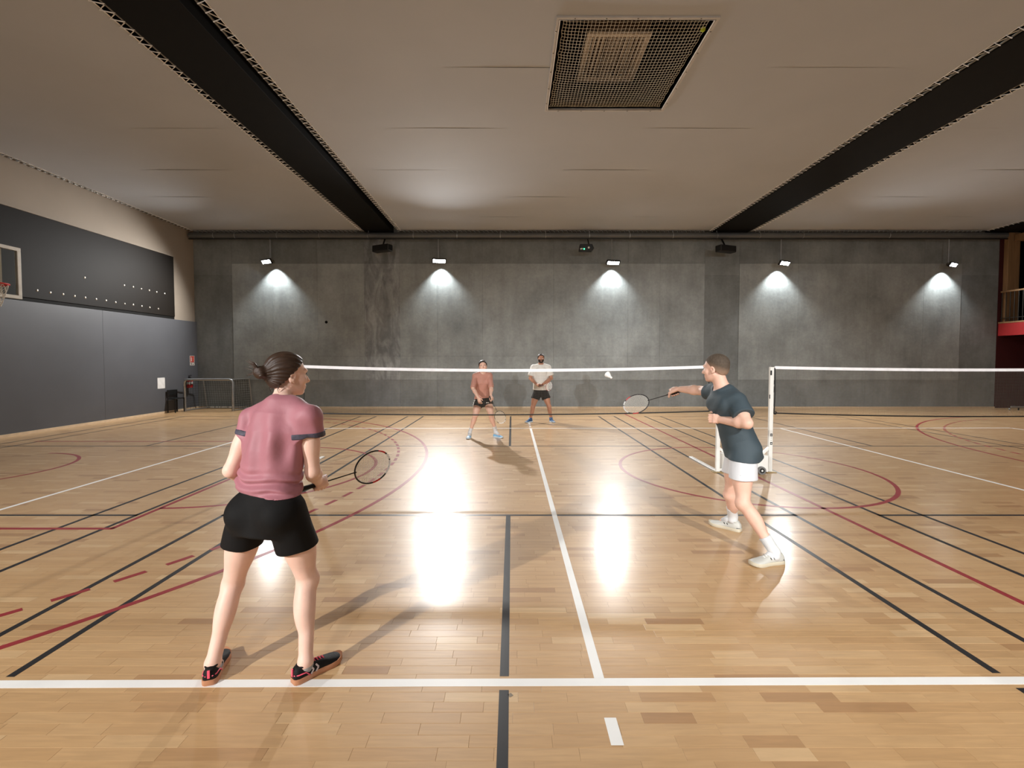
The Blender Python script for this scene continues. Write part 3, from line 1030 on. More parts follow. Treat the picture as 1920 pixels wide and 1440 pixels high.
MB().box((xw + .006, ya_ + w_ * .55, zb_ + .02), (xw + .009, yb2 - w_ * .15, zb_ + .05)).build('bar_symbol', MATS['sign_grey'], sg)
a, b_ = wallq(295, 708.5), wallq(309.3, 728)
pp = thing('notice_paper', 'blank white sheet of paper taped to the grey padded wall', 'paper', (xw, (a[1] + b_[1]) / 2, (a[2] + b_[2]) / 2))
MB().box((xw, a[1], b_[2]), (xw + .004, b_[1], a[2])).build('sheet', mat('paper_white', (225, 224, 222), 0.7), pp)
for y in (a[1] + .02, b_[1] - .02):
    for z in (a[2] - .012, b_[2] + .012):
        MB().box((xw + .004, y - .02, z - .008), (xw + .005, y + .02, z + .008)).build('tape', mat('clear_tape', (200, 200, 196), .3), pp)
ch = thing('black_chair', 'black metal chair pushed to the wall beside the small goal', 'chair', (X0 + 0.35, 14.75, 0))
cx0, cx1, cy0, cy1 = X0 + 0.10, X0 + 0.33, 14.42, 14.82
for (x, y, h) in ((cx0, cy0, .72), (cx0, cy1, .72), (cx1, cy0, .44), (cx1, cy1, .44)):
    MB().tube([(x, y, 0), (x, y, h)], 0.016, 8).build('leg', M_blackplastic, ch, smooth=True)
MB().box((cx0 - .01, cy0 - .01, .42), (cx1 + .01, cy1 + .01, .46)).build('seat', M_blackplastic, ch, bevel=.012)
MB().box((cx0 - .015, cy0, .55), (cx0 + .015, cy1, .72)).build('backrest', M_blackplastic, ch, bevel=.01)

# ------------------------------------------------------------------ basketball backboard
hx, hy, hz0, hz1 = -10.2, 8.68, 2.92, 3.97
bb = thing('basketball_hoop', 'basketball backboard with red rim on the padded wall', 'basketball hoop', (hx, hy, hz0))
M_bf = mat('backboard_white', (196, 190, 178), 0.4)
t_ = 0.07
ya_, yb2 = hy - .9, hy + .9
for lo, hi in (((hx - .03, ya_, hz0), (hx + .03, yb2, hz0 + t_)), ((hx - .03, ya_, hz1 - t_), (hx + .03, yb2, hz1)), ((hx - .03, ya_, hz0 + t_), (hx + .03, ya_ + t_, hz1 - t_)), ((hx - .03, yb2 - t_, hz0 + t_), (hx + .03, yb2, hz1 - t_)),
               ((hx - .05, hy + .50, hz0 + t_), (hx - .012, hy + .57, hz1 - t_)), ((hx - .05, hy - .57, hz0 + t_), (hx - .012, hy - .50, hz1 - t_)), ((hx - .05, hy - .5, 3.62), (hx - .012, hy + .5, 3.68))):
    MB().box(lo, hi).build('frame_bar', M_bf, bb, bevel=.004)
gm = bpy.data.materials.new('clear_acrylic')
gm.use_nodes = True
gb_ = gm.node_tree.nodes['Principled BSDF']
gb_.inputs['Transmission Weight'].default_value = 1.0
gb_.inputs['Roughness'].default_value = 0.05
gb_.inputs['IOR'].default_value = 1.1
gb_.inputs['Base Color'].default_value = (.9, .92, .9, 1)
MB().box((hx - .006, ya_ + t_, hz0 + t_), (hx + .006, yb2 - t_, hz1 - t_)).build('clear_board', gm, bb)
rz = 3.10
rc = np.array([hx + .40, hy, rz])
MB().tube([rc + (0.235 * math.cos(a), 0.235 * math.sin(a), 0) for a in np.linspace(0, 2 * math.pi, 33)[:-1]], 0.016, 8, closed=True).build('rim', mat('rim_red', (196, 44, 38), .4), bb, smooth=True)
MB().box((hx + .03, hy - .1, rz - .1), (hx + .18, hy + .1, rz + .012)).build('rim_bracket', MATS['rim_red'], bb, bevel=.006)
mb = MB()
for k in range(12):
    for s in (1, -1):
        path = []
        for j in range(7):
            a = 2 * math.pi * (k + s * j * .5) / 12
            rr = 0.23 - .018 * j
            path.append(rc + (rr * math.cos(a), rr * math.sin(a), -.015 - .068 * j))
        mb.tube(path, 0.005, 4)
mb.build('hoop_net', mat('hoop_net_white', (214, 210, 200), .8), bb)
for s in (-1, 1):
    for z in (hz0 + .2, hz1 - .15):
        MB().beam((X0 + .03, hy + s * .4, z), (hx - .03, hy + s * .54, z), 0.06, 0.06).build('wall_arm', M_bf, bb)
    MB().beam((X0 + .05, hy + s * .4, hz1 - .15), (hx - .05, hy + s * .54, hz0 + .2), 0.03, 0.03).build('brace', M_bf, bb)

# ------------------------------------------------------------------ badminton posts
YNET = G(1441, 885)[1]
PXL, PXR = W(1345, 800, YNET)[0] + 0.01, W(1444.5, 800, YNET)[0]



def net_post(x, out, label, marks=False):
    t = thing('net_post', label, 'post', (x, YNET, 0), 'wheeled badminton posts')
    h = 1.555
    MB().box((x - .028, YNET - .022, 0.015), (x + .028, YNET + .022, h)).build('upright', M_white, t, bevel=.006)
    MB().box((x - .02, YNET - .026, h), (x + .02, YNET + .026, h + .012)).build('top_cap', M_steel, t, bevel=.004)
    MB().box((x - .03, YNET - .03, h - .12), (x - .006, YNET - .021, h - .05)).build('cord_cleat', M_blackplastic, t, bevel=.004)
    MB().box((x - .03, YNET - .02, 0), (x + .03, YNET + 1.02, .022)).build('foot_bar', M_white, t, bevel=.004)
    MB().beam((x + out * .02, YNET, .36), (x + out * .20, YNET, .2), .035, .03, up=(0, 1, 0)).build('brace', M_white, t)
    MB().box((min(x, x + out * .3), YNET - .018, .02), (max(x, x + out * .3), YNET + .018, .05)).build('base_bar', M_white, t, bevel=.003)
    a, b_ = sorted((x + out * .09, x + out * .31))
    MB().box((a, YNET - .13, .03), (b_, YNET + .13, .27)).build('ballast_box', M_white, t, bevel=.008)
    for sy in (-1, 1):
        w = MB()
        wx = x + out * .2
        w.tube([(wx, YNET + sy * .131, .058), (wx, YNET + sy * .165, .058)], .058, 20)
        wo = w.build('wheel', mat('wheel_grey', (110, 110, 110), .6), t, smooth=True)
        MB().tube([(wx, YNET + sy * .165, .058), (wx, YNET + sy * .169, .058)], .036, 16).build('hub', M_blackplastic, t, smooth=True)
        MB().tube([(wx, YNET + sy * .169, .058), (wx, YNET + sy * .172, .058)], .014, 12).build('axle_cap', M_white, t, smooth=True)
    MB().box((x - .075, YNET - .06, 0), (x + .075, YNET + .06, .012)).build('floor_plate', mat('brass_plate', (150, 130, 90), .4, metal=.5), t, bevel=.003)
    if marks:
        for z in (0.43, 0.555):
            MB().box((x - .012, YNET - .0235, z - .02), (x + .02, YNET - .022, z + .02)).build('black_mark', M_blackplastic, t)
            MB().box((x - .004, YNET - .0245, z - .01), (x + .012, YNET - .0235, z + .008)).build('mark_centre', mat('mark_grey', (190, 190, 188), .5), t)
        for z in (0.475, 0.51):
            MB().box((x - .002, YNET - .0235, z - .004), (x + .006, YNET - .022, z + .004)).build('mark_dot', M_blackplastic, t)
        for z, sx in ((1.30, 1), (1.18, 1), (1.09, -1), (1.21, 1)):
            MB().box((x + sx * .0285 - .004, YNET - .024, z), (x + sx * .0285 + .004, YNET - .012, z + .06)).build('worn_patch', M_blackplastic, t)
    return t


net_post(PXL, 1, 'white wheeled net post behind the man in the dark shirt')
net_post(PXR, -1, 'white wheeled net post standing just past the man, black marks low down', True)
XLP = -3.22
net_post(XLP, -1, 'white wheeled net post hidden behind the woman in the pink shirt')
XRP = PXR + 6.2
net_post(XRP, 1, 'white wheeled net post at the far end of the second net')

M_net = mat('net_twine', (118, 112, 104), 0.8)
M_tape = mat('net_tape', (240, 240, 244), 0.6)


def net(name_label, xa, xb, ztopl, ztopm, ztopr, zbl, zbm, zbr, group, x_post_l, x_post_r):
    t = thing('badminton_net', name_label, 'net', ((xa + xb) / 2, YNET, 0.85), group)

    def zt(x):
        u = (x - xa) / (xb - xa)
        return ztopl + (ztopr - ztopl) * u + 4 * u * (1 - u) * (ztopm - (ztopl + ztopr) / 2)

    def zb(x):
        u = (x - xa) / (xb - xa)
        return zbl + (zbr - zbl) * u + 4 * u * (1 - u) * (zbm - (zbl + zbr) / 2)
    xs = np.linspace(xa, xb, 49)
    mb = MB()
    hw = 0.021
    for i, x in enumerate(xs):
        for (dy, dz) in ((-.004, 0), (.004, 0), (.004, -2 * hw), (-.004, -2 * hw)):
            mb.v.append((x, YNET + dy, zt(x) + dz))
    for i in range(48):
        for k in range(4):
            k2 = (k + 1) % 4
            mb.f.append((4 * i + k, 4 * i + k2, 4 * i + 4 + k2, 4 * i + 4 + k))
    mb.f += [(0, 1, 2, 3), (192, 195, 194, 193)]
    mb.build('top_tape', M_tape, t)
    mb = MB()
    n = int((xb - xa) / 0.022)
    r = 0.0008
    for i in range(n + 1):
        x = xa + (xb - xa) * i / n
        mb.tube([(x, YNET, zb(x)), (x, YNET, zt(x) - .04)], r, 4, caps=False)
    for j in range(1, 31):
        v = j / 31
        mb.tube([(x, YNET, zb(x) + (zt(x) - .04 - zb(x)) * v) for x in np.linspace(xa, xb, 33)], r, 4, caps=False)
    mb.build('mesh', M_net, t, kind='stuff')
    MB().tube([(x, YNET, zb(x)) for x in xs], 0.0095, 8).build('bottom_cord', M_blackplastic, t, smooth=True)
    for x, s in ((xa, -1), (xb, 1)):
        MB().tube([(x, YNET, zt(x) - .03), (x - s * .012, YNET + .004, (zt(x) + zb(x)) / 2), (x, YNET, zb(x))], 0.008, 8).build('side_cord', M_blackplastic, t, smooth=True)
    MB().tube([(xa, YNET, zt(xa) - .01), (x_post_l + .03, YNET, zt(xa) - .02)], 0.004, 6).build('tie_cord', M_tape, t, smooth=True)
    MB().tube([(xb, YNET, zt(xb) - .01), (x_post_r - .03, YNET, zt(xb) - .02)], 0.004, 6).build('tie_cord', M_tape, t, smooth=True)
    return t


def zpx(px, py):
    return W(px, py, YNET)[2]


xa, xb = W(568, 690, YNET)[0], W(1331, 690, YNET)[0]
net('badminton net between the pink-shirted woman and the dark-shirted man', xa, xb, zpx(570, 684.5), zpx(950, 691.8), zpx(1320, 685), zpx(570, 774.5), zpx(950, 777.8), zpx(1331, 771), 'badminton nets', XLP, PXL)
n2 = net('badminton net starting at the post with black marks', PXR + .05, XRP - .05, zpx(1450, 686.5), zpx(1920, 691.0), zpx(1450, 687), zpx(1452, 774.5), zpx(1800, 781), zpx(1452, 774), 'badminton nets', PXR, XRP)
q = W(1453, 774, YNET)
MB().tube([q + (0.02 * math.cos(a), -.005, 0.02 * math.sin(a)) for a in np.linspace(0, 2 * math.pi, 13)[:-1]], .007, 6, closed=True).build('cord_knot', M_blackplastic, n2, smooth=True)

# ------------------------------------------------------------------ shuttlecock
sc_ = W(1143, 705.5, 5.3)
sd = np.array([-0.45, 0.75, 0.5])
sd /= np.linalg.norm(sd)
sh = thing('shuttlecock', 'white feather shuttlecock flying between the net and the racket', 'shuttlecock', sc_)
s1 = np.cross(sd, (0, 0, 1.0)); s1 /= np.linalg.norm(s1)
s2 = np.cross(sd, s1)
base = sc_ - sd * 0.03
MB().tube([base - sd * .012, base - sd * .006, base + sd * .004, base + sd * .012], [.006, .0125, .0135, .0135], 14).build('cork', mat('cork_white', (240, 238, 232), .6), sh, smooth=True)
M_feather = mat('feather', (242, 242, 240), .7)
for k in range(16):
    a = 2 * math.pi * k / 16
    ra = s1 * math.cos(a) + s2 * math.sin(a)
    ta = -s1 * math.sin(a) + s2 * math.cos(a)
    p0 = base + sd * .012 + ra * .011
    p1 = base + sd * .075 + ra * .034
    pm = p0 * .4 + p1 * .6
    fm = MB()
    o_ = ra * .0007
    poly = [p0 - ta * .001, pm - ta * .0075, p1 - ta * .008 , p1 + sd * .004, p1 + ta * .008, pm + ta * .0075, p0 + ta * .001]
    fm.prism([p + o_ * ((k % 2) * 2) for p in poly], o_)
    fm.build('feather', M_feather, sh)
for d_, rr in ((.03, .0175), (.042, .0222)):
    MB().tube([base + sd * d_ + (s1 * math.cos(a) + s2 * math.sin(a)) * rr for a in np.linspace(0, 2 * math.pi, 25)[:-1]], .0009, 4, closed=True).build('thread_ring', M_feather, sh)


# ------------------------------------------------------------------ rackets
def racket(butt, h, wdir, L, label, band=(196, 40, 44), tipcol=(225, 225, 225), frame=(26, 26, 30)):
    """butt end, unit axis, unit width direction"""
    h = np.array(h) / np.linalg.norm(h)
    w = np.array(wdir) - h * np.dot(wdir, h)
    w /= np.linalg.norm(w)
    n = np.cross(h, w)
    k = L / 0.67
    t = thing('badminton_racket', label, 'racket', butt)
    P = lambda s, a=0, b=0: np.array(butt) + h * s * k + w * a * k + n * b * k
    MB().tube([P(0), P(.004), P(.02), P(.165), P(.18)], [.013, .0155, .014, .0125, .008], 10).build('grip', mat('grip_black', (22, 22, 24), .75, bump=.3, bscale=200), t, smooth=True)
    MB().tube([P(.175), P(.2), P(.37), P(.395)], [.007, .0042, .0036, .0055], 8).build('shaft', mat('shaft_black', (24, 24, 28), .3), t, smooth=True)
    ca, A, B = .525, .14, .108
    ang = np.linspace(0, 2 * math.pi, 49)[:-1]
    MB().tube([P(ca - A * math.cos(a), B * math.sin(a)) for a in ang], .0052, 8, closed=True).build('head_frame', mat('frame_%d_%d_%d' % frame, frame, .3), t, smooth=True)
    for a0, a1, cc in ((1.9, 2.35, band), (3.0, 3.9, tipcol), (4.3, 4.75, band), (2.5, 2.9, tipcol)):
        MB().tube([P(ca - A * math.cos(a), B * math.sin(a)) for a in np.linspace(a0, a1, 10)], .0056, 8).build('frame_band', mat('band_%d_%d_%d' % cc, cc, .3), t, smooth=True)
    mb = MB()
    for i in range(-10, 11):
        x = i * .0098
        q = A * math.sqrt(max(0, 1 - (x / B) ** 2))
        mb.tube([P(ca - q, x, .0004 * (i % 2)), P(ca + q, x, .0004 * (i % 2))], .0008, 4, caps=False)
    for i in range(-13, 14):
        s = i * .0102
        q = B * math.sqrt(max(0, 1 - (s / A) ** 2))
        mb.tube([P(ca + s, -q, -.0004 * (i % 2)), P(ca + s, q, -.0004 * (i % 2))], .0008, 4, caps=False)
    mb.build('strings', mat('racket_string', (225, 222, 214), .5), t)
    return t, P
# ------------------------------------------------------------------ bodies: smooth distance fields turned into one surface
F32 = np.float32


def A3(*p):
    return np.array(p, float)


def unit(v):
    v = np.array(v, float)
    return v / np.linalg.norm(v)


def cone_(a, b, ra, rb):
    a, b = np.array(a, F32), np.array(b, F32)
    ba = b - a
    L2 = float(ba @ ba) + 1e-12
    ra, rb = F32(ra), F32(rb)

    def f(p):
        pa = p - a
        h = np.clip(pa @ ba / F32(L2), 0, 1)
        return np.linalg.norm(pa - h[:, None] * ba, axis=1) - (ra + (rb - ra) * h)
    return f


def ell(c, R, r):
    """R rows: local axes"""
    c, R, r = np.array(c, F32), np.array(R, F32), np.array(r, F32)

    def f(p):
        q = (p - c) @ R.T
        k0 = np.linalg.norm(q / r, axis=1)
        k1 = np.linalg.norm(q / (r * r), axis=1)
        return np.where(k0 < 1e-3, -r.min(), k0 * (k0 - 1) / np.maximum(k1, 1e-5))
    return f


def ball(c, r):
    c = np.array(c, F32)
    return lambda p: np.linalg.norm(p - c, axis=1) - F32(r)


def prof(A, B, la, lb, stations):
    """elliptic tube along A->B; la, lb: lateral unit vectors at both ends; stations (t, half width, half depth, forward shift)"""
    A, B = np.array(A, F32), np.array(B, F32)
    ax = B - A
    L = float(np.linalg.norm(ax))
    ax = ax / F32(L)
    la, lb = np.array(la, F32), np.array(lb, F32)
    T = np.array([s[0] for s in stations])
    Wd = np.array([s[1] for s in stations])
    Dp = np.array([s[2] for s in stations])
    Sh = np.array([s[3] if len(s) > 3 else 0 for s in stations])

    def f(p):
        pa = p - A
        s = pa @ ax
        t = s / F32(L)
        tc = np.clip(t, T[0], T[-1])
        lat = la[None] * (1 - np.clip(tc, 0, 1))[:, None] + lb[None] * np.clip(tc, 0, 1)[:, None]
        lat = lat - (lat @ ax)[:, None] * ax
        lat /= np.linalg.norm(lat, axis=1)[:, None]
        fw = np.cross(ax[None], lat)
        rad = pa - (tc * F32(L))[:, None] * ax
        w, d = np.interp(tc, T, Wd), np.interp(tc, T, Dp)
        x = (rad * lat).sum(1)
        y = (rad * fw).sum(1) + np.interp(tc, T, Sh)
        z = (rad @ ax)
        k0 = np.sqrt((x / w) ** 2 + (y / d) ** 2 + 1e-9)
        k1 = np.sqrt((x / w ** 2) ** 2 + (y / d ** 2) ** 2 + 1e-9)
        q = k0 * (k0 - 1) / k1
        return np.where(np.abs(z) > 1e-6, np.sqrt(np.maximum(q, 0) ** 2 + z ** 2) + np.minimum(q, 0) * (np.abs(z) < 1e-6), q)
    return f


def smin(a, b, k):
    h = np.clip(0.5 + 0.5 * (b - a) / k, 0, 1)
    return b + (a - b) * h - k * h * (1 - h)


def smax(a, b, k):
    return -smin(-a, -b, k)


def union(items):
    """items: (f, k); f joined one after the other with blend radius k"""
    def f(p):
        d = items[0][0](p)
        for g, k in items[1:]:
            d2 = g(p)
            d = smin(d, d2, k) if k > 0 else np.minimum(d, d2)
        return d
    return f


def plane_(pt, n):
    """negative on the kept side (the side n points away from)"""
    pt, n = np.array(pt, F32), np.array(unit(n), F32)
    return lambda p: (p - pt) @ n


def cut(f, *planes, k=0.006):
    def g(p):
        d = f(p)
        for q in planes:
            d = smax(d, q(p), k)
        return d
    return g


def surface(f, lo, hi, h, name, m, parent, wrap=1.0):
    lo = np.array(lo, float)
    hi = np.array(hi, float)
    B = 5
    nb = np.maximum(1, np.ceil((hi - lo) / (h * B)).astype(int))
    n = nb * B
    cs = h * B
    gi = np.stack(np.meshgrid(*[np.arange(k) for k in nb], indexing='ij'), -1).reshape(-1, 3)
    cc = (lo + (gi + 0.5) * cs - h * .5).astype(F32)
    dc = np.concatenate([f(cc[i:i + 200000]) for i in range(0, len(cc), 200000)])
    act = np.abs(dc) < cs * 1.25 * wrap
    D = np.repeat(np.repeat(np.repeat(dc.reshape(nb).astype(F32), B, 0), B, 1), B, 2)
    ai = gi[act] * B
    off = np.stack(np.meshgrid(*[np.arange(B)] * 3, indexing='ij'), -1).reshape(-1, 3)
    for i in range(0, len(ai), 3000):
        I = (ai[i:i + 3000, None, :] + off[None]).reshape(-1, 3)
        D[I[:, 0], I[:, 1], I[:, 2]] = f((lo + I * h).astype(F32))
    S = D < 0
    s8 = sum(S[i:n[0] - 1 + i, j:n[1] - 1 + j, k:n[2] - 1 + k].astype(np.int8) for i in (0, 1) for j in (0, 1) for k in (0, 1))
    cells = np.argwhere((s8 > 0) & (s8 < 8))
    if not len(cells):
        raise RuntimeError('empty surface ' + name)
    cor = np.array([(i, j, k) for i in (0, 1) for j in (0, 1) for k in (0, 1)])
    val = np.stack([D[cells[:, 0] + c[0], cells[:, 1] + c[1], cells[:, 2] + c[2]] for c in cor], 1)
    acc = np.zeros((len(cells), 3))
    cnt = np.zeros(len(cells))
    for a in range(8):
        for b in range(a + 1, 8):
            if np.abs(cor[a] - cor[b]).sum() != 1:
                continue
            va, vb = val[:, a], val[:, b]
            x = (va < 0) != (vb < 0)
            t = np.where(x, va / np.where(x, va - vb, 1), 0)
            acc += np.where(x[:, None], cor[a] + (cor[b] - cor[a]) * t[:, None], 0)
            cnt += x
    V = lo + (cells + acc / cnt[:, None]) * h
    lid = (cells[:, 0] * n[1] + cells[:, 1]) * n[2] + cells[:, 2]

    def vid(c):
        return np.searchsorted(lid, (c[:, 0] * n[1] + c[:, 1]) * n[2] + c[:, 2])
    quads = []
    for ax in range(3):
        o1, o2 = [k for k in range(3) if k != ax]
        sl0 = [slice(1, n[k] - 1) for k in range(3)]
        sl0[ax] = slice(0, n[ax] - 1)
        sl1 = list(sl0)
        sl1[ax] = slice(1, n[ax])
        e = np.argwhere(S[tuple(sl0)] != S[tuple(sl1)])
        if not len(e):
            continue
        for k in range(3):
            e[:, k] += 1 if k != ax else 0
        ins = S[e[:, 0], e[:, 1], e[:, 2]]
        d1, d2 = np.zeros(3, int), np.zeros(3, int)
        d1[o1], d2[o2] = 1, 1
        q = np.stack([vid(e - d1 - d2), vid(e - d2), vid(e), vid(e - d1)], 1)
        fl = ins if ax != 1 else ~ins
        q[~fl] = q[~fl][:, ::-1]
        quads.append(q)
    Q = np.concatenate(quads)
    eps = h * 0.35
    for it in range(2):
        p = V.astype(F32)
        d = f(p)
        g = np.stack([f(p + np.array(v, F32) * F32(eps)) - f(p - np.array(v, F32) * F32(eps)) for v in ((1, 0, 0), (0, 1, 0), (0, 0, 1))], 1) / (2 * eps)
        g2 = np.maximum((g * g).sum(1), 0.3)
        st = np.clip(d / g2, -h * .6, h * .6)
        V = V - st[:, None] * g
    me = bpy.data.meshes.new(name)
    o_ = np.zeros(3)
    q_ = parent
    while q_ is not None:
        o_ += np.array(q_.location)
        q_ = q_.parent
    me.vertices.add(len(V))
    me.vertices.foreach_set('co', (V - o_).astype(F32).ravel())
    me.loops.add(len(Q) * 4)
    me.loops.foreach_set('vertex_index', Q.astype(np.int32).ravel())
    me.polygons.add(len(Q))
    me.polygons.foreach_set('loop_start', np.arange(0, len(Q) * 4, 4, dtype=np.int32))
    me.polygons.foreach_set('use_smooth', np.ones(len(Q), bool))
    me.update(calc_edges=True)
    me.validate()
    return link(name, me, m, parent)


def bounds(pts, pad):
    P = np.array(pts)
    return P.min(0) - pad, P.max(0) + pad


# ------------------------------------------------------------------ anatomy
class Head:
    def __init__(s, c, az, pitch=0.0, roll=0.0, k=1.0):
        a, p = math.radians(az), math.radians(pitch)
        s.c = np.array(c, float)
        s.f = np.array([math.sin(a) * math.cos(p), math.cos(a) * math.cos(p), math.sin(p)])
        l = np.array([-math.cos(a), math.sin(a), 0])
        r = math.radians(roll)
        u0 = np.cross(s.f, l)
        if u0[2] < 0:
            u0 = -u0
        s.l = l * math.cos(r) + u0 * math.sin(r)
        s.u = u0 * math.cos(r) - l * math.sin(r)
        s.k = k
        s.R = np.array([s.f, s.l, s.u])

    def P(s, f, l, u):
        return s.c + (s.f * f + s.l * l + s.u * u) * s.k

    def V(s, f, l, u):
        return s.f * f + s.l * l + s.u * u

    def items(s, male=False):
        k = s.k
        P = s.P
        it = [(ell(P(-.018, 0, .035), s.R, np.array([.098, .077, .082]) * k), 0),
              (ell(P(.026, 0, -.028), s.R, np.array([.062, .060, .085]) * k), .03 * k),
              (ell(P(.030, 0, -.068), s.R, np.array([.054, .053 if male else .048, .044]) * k), .02 * k),
              (cone_(P(-.005, .050, -.055), P(.055, .022, -.094), .018 * k, .016 * k), .02 * k),
              (cone_(P(-.005, -.050, -.055), P(.055, -.022, -.094), .018 * k, .016 * k), .02 * k),
              (ball(P(.070, 0, -.097), (.019 if male else .016) * k), .02 * k),
              (cone_(P(.079, -.034, .020), P(.079, .034, .020), .013 * k, .013 * k), .02 * k),
              (ball(P(.058, .036, -.028), .027 * k), .02 * k),
              (ball(P(.058, -.036, -.028), .027 * k), .02 * k),
              (cone_(P(.085, 0, .008), P(.109, 0, -.034), .007 * k, .0115 * k), .010 * k),
              (ball(P(.096, .012, -.040), .0085 * k), .008 * k),
              (ball(P(.096, -.012, -.040), .0085 * k), .008 * k),
              (cone_(P(.083, -.019, -.064), P(.083, .019, -.064), .006 * k, .006 * k), .006 * k),
              (cone_(P(.088, -.008, -.063), P(.088, .008, -.063), .007 * k, .007 * k), .006 * k),
              (cone_(P(.082, -.015, -.075), P(.082, .015, -.075), .008 * k, .008 * k), .006 * k)]
        base = union(it)
        sock = [ball(P(.094, q * .031, .001), .0165 * k) for q in (-1, 1)]
        Re = lambda q: np.array([s.V(*unit((1, 0, -.25))), s.V(0, 1, 0), s.V(*unit((.25, 0, 1)))])
        ears = [(ell(P(-.010, q * .076, -.014), Re(q), np.array([.019, .0095, .032]) * k), ball(P(-.004, q * .086, -.012), .0125 * k), cone_(P(-.006, q * .0785, -.030), P(-.002, q * .0755, -.043), .007 * k, .006 * k)) for q in (-1, 1)]

        def f(p):
            d = base(p)
            for q in sock:
                d = smax(d, -q(p), .014 * k)
            for e, h, lb in ears:
                de = smin(smax(e(p), -h(p), .006 * k), lb(p), .006 * k)
                d = smin(d, de, .006 * k)
            return d
        return f

    def face_parts(s, person, iris=(70, 60, 50), brow=(60, 42, 30)):
        for q in (-1, 1):
            e = MB().sphere((0, 0, 0), .0122 * s.k, 14, 10)
            c = s.P(.0745, q * .031, .001)
            e.v = [tuple(np.array(v) + c) for v in e.v]
            eo = e.build('eye', mat('eye_white', (225, 220, 215), .2), person, smooth='all')
            ic = c + unit(s.V(1, q * .12, 0)) * .0095 * s.k
            MB().sphere(ic, .0052 * s.k, 10, 8).build('iris', mat('iris_%d' % iris[0], iris, .15), eo, smooth='all')
            MB().tube([s.P(.086, q * .014, .020), s.P(.0895, q * .026, .0245), s.P(.083, q * .044, .021)], [.0022 * s.k, .0034 * s.k, .0016 * s.k], 8).build('eyebrow', mat('brow_%d' % brow[0], brow, .8), person, smooth='all')
            MB().tube([s.P(.0835, q * .019, .0045), s.P(.0885, q * .031, .0105), s.P(.079, q * .044, .004)], .0016 * s.k, 6).build('eyelid', mat('lash_dark', (50, 38, 32), .7), person, smooth='all')
        MB().tube([s.P(.0855, -.021, -.069), s.P(.0925, -.007, -.0685), s.P(.0925, .007, -.0685), s.P(.0855, .021, -.069)], [.0012, .0022, .0022, .0012], 8).build('lip_line', mat('lip_dark', (150, 82, 76), .5), person, smooth='all')


def fingers_grip(Gc, h, pdir, wrist, k=1.0, flip=1):
    """a fist closed round an axis h through Gc; pdir: from the axis to the palm"""
    h, p = unit(h), np.array(pdir, float)
    p = unit(p - h * np.dot(p, h))
    q = np.cross(h, p) * flip
    at = lambda o, ang, r: Gc + h * o * k + (p * math.cos(math.radians(ang)) + q * math.sin(math.radians(ang))) * r * k
    it = []
    for i, (o, ln) in enumerate(((.030, 1.0), (.009, 1.04), (-.012, .98), (-.032, .85))):
        r0, r1, r2, r3 = .0105, .0095, .0088, .0078
        kn, pip, dip, tip = at(o, 42, .040), at(o * .98, 112, .033 * ln), at(o * .96, 185, .027 * ln), at(o * .95, 245, .0235 * ln)
        it += [(cone_(wrist * .55 + at(o * .6, 5, .046) * .45, kn, .0145 * k, r0 * 1.15 * k), .012), (cone_(kn, pip, r0 * k, r1 * k), .004), (cone_(pip, dip, r1 * k, r2 * k), .003), (cone_(dip, tip, r2 * k, r3 * k), .003)]
    it += [(ell(Gc + p * .036 * k + (wrist - Gc) * .15, np.array([h, p, q]), np.array([.043, .018, .034]) * k), .015)]
    tb, tm, tt = at(.040, -38, .040), at(.058, -95, .032), at(.062, -150, .0255)
    it += [(cone_(wrist * .5 + at(.03, -20, .044) * .5, tb, .0155 * k, .0135 * k), .014), (cone_(tb, tm, .0125 * k, .0105 * k), .006), (cone_(tm, tt, .0105 * k, .0085 * k), .004)]
    return it


def fingers_open(wrist, d, n, side, curl=35, k=1.0):
    """relaxed hand: d along the hand, n out of the palm, side towards the thumb"""
    d = unit(d)
    n = unit(np.array(n) - d * np.dot(n, d))
    t = np.cross(d, n)
    if np.dot(t, side) < 0:
        t = -t
    it = []
    for i, (o, L) in enumerate(((.030, .072), (.010, .080), (-.011, .074), (-.031, .058))):
        kn = wrist + d * (.092 - .004 * abs(i - 1)) * k + t * o * k
        it.append((cone_(wrist + d * .02 * k + t * o * .5 * k, kn, .0155 * k, .011 * k), .012))
        a, pos = 0.0, kn
        for s_, (fr, r0, r1) in enumerate(((.45, .0102, .0092), (.32, .0092, .0084), (.23, .0084, .0074))):
            a += math.radians(curl * (0.7 if s_ == 0 else 1.0) * (1 + .12 * i))
            nx = pos + (d * math.cos(a) + n * math.sin(a) + t * (o * 1.2)) * L * fr * k
            it.append((cone_(pos, nx, r0 * k, r1 * k), .003))
            pos = nx
    tb = wrist + d * .030 * k + t * .036 * k + n * .008 * k
    tm = tb + (d * .75 + t * .55 + n * .35) * .034 * k
    tt = tm + (d * .9 + t * .15 + n * .45) * .028 * k
    it += [(cone_(wrist + d * .01 * k, tb, .018 * k, .0145 * k), .012), (cone_(tb, tm, .0125 * k, .0105 * k), .006), (cone_(tm, tt, .0105 * k, .0085 * k), .004)]
    return it


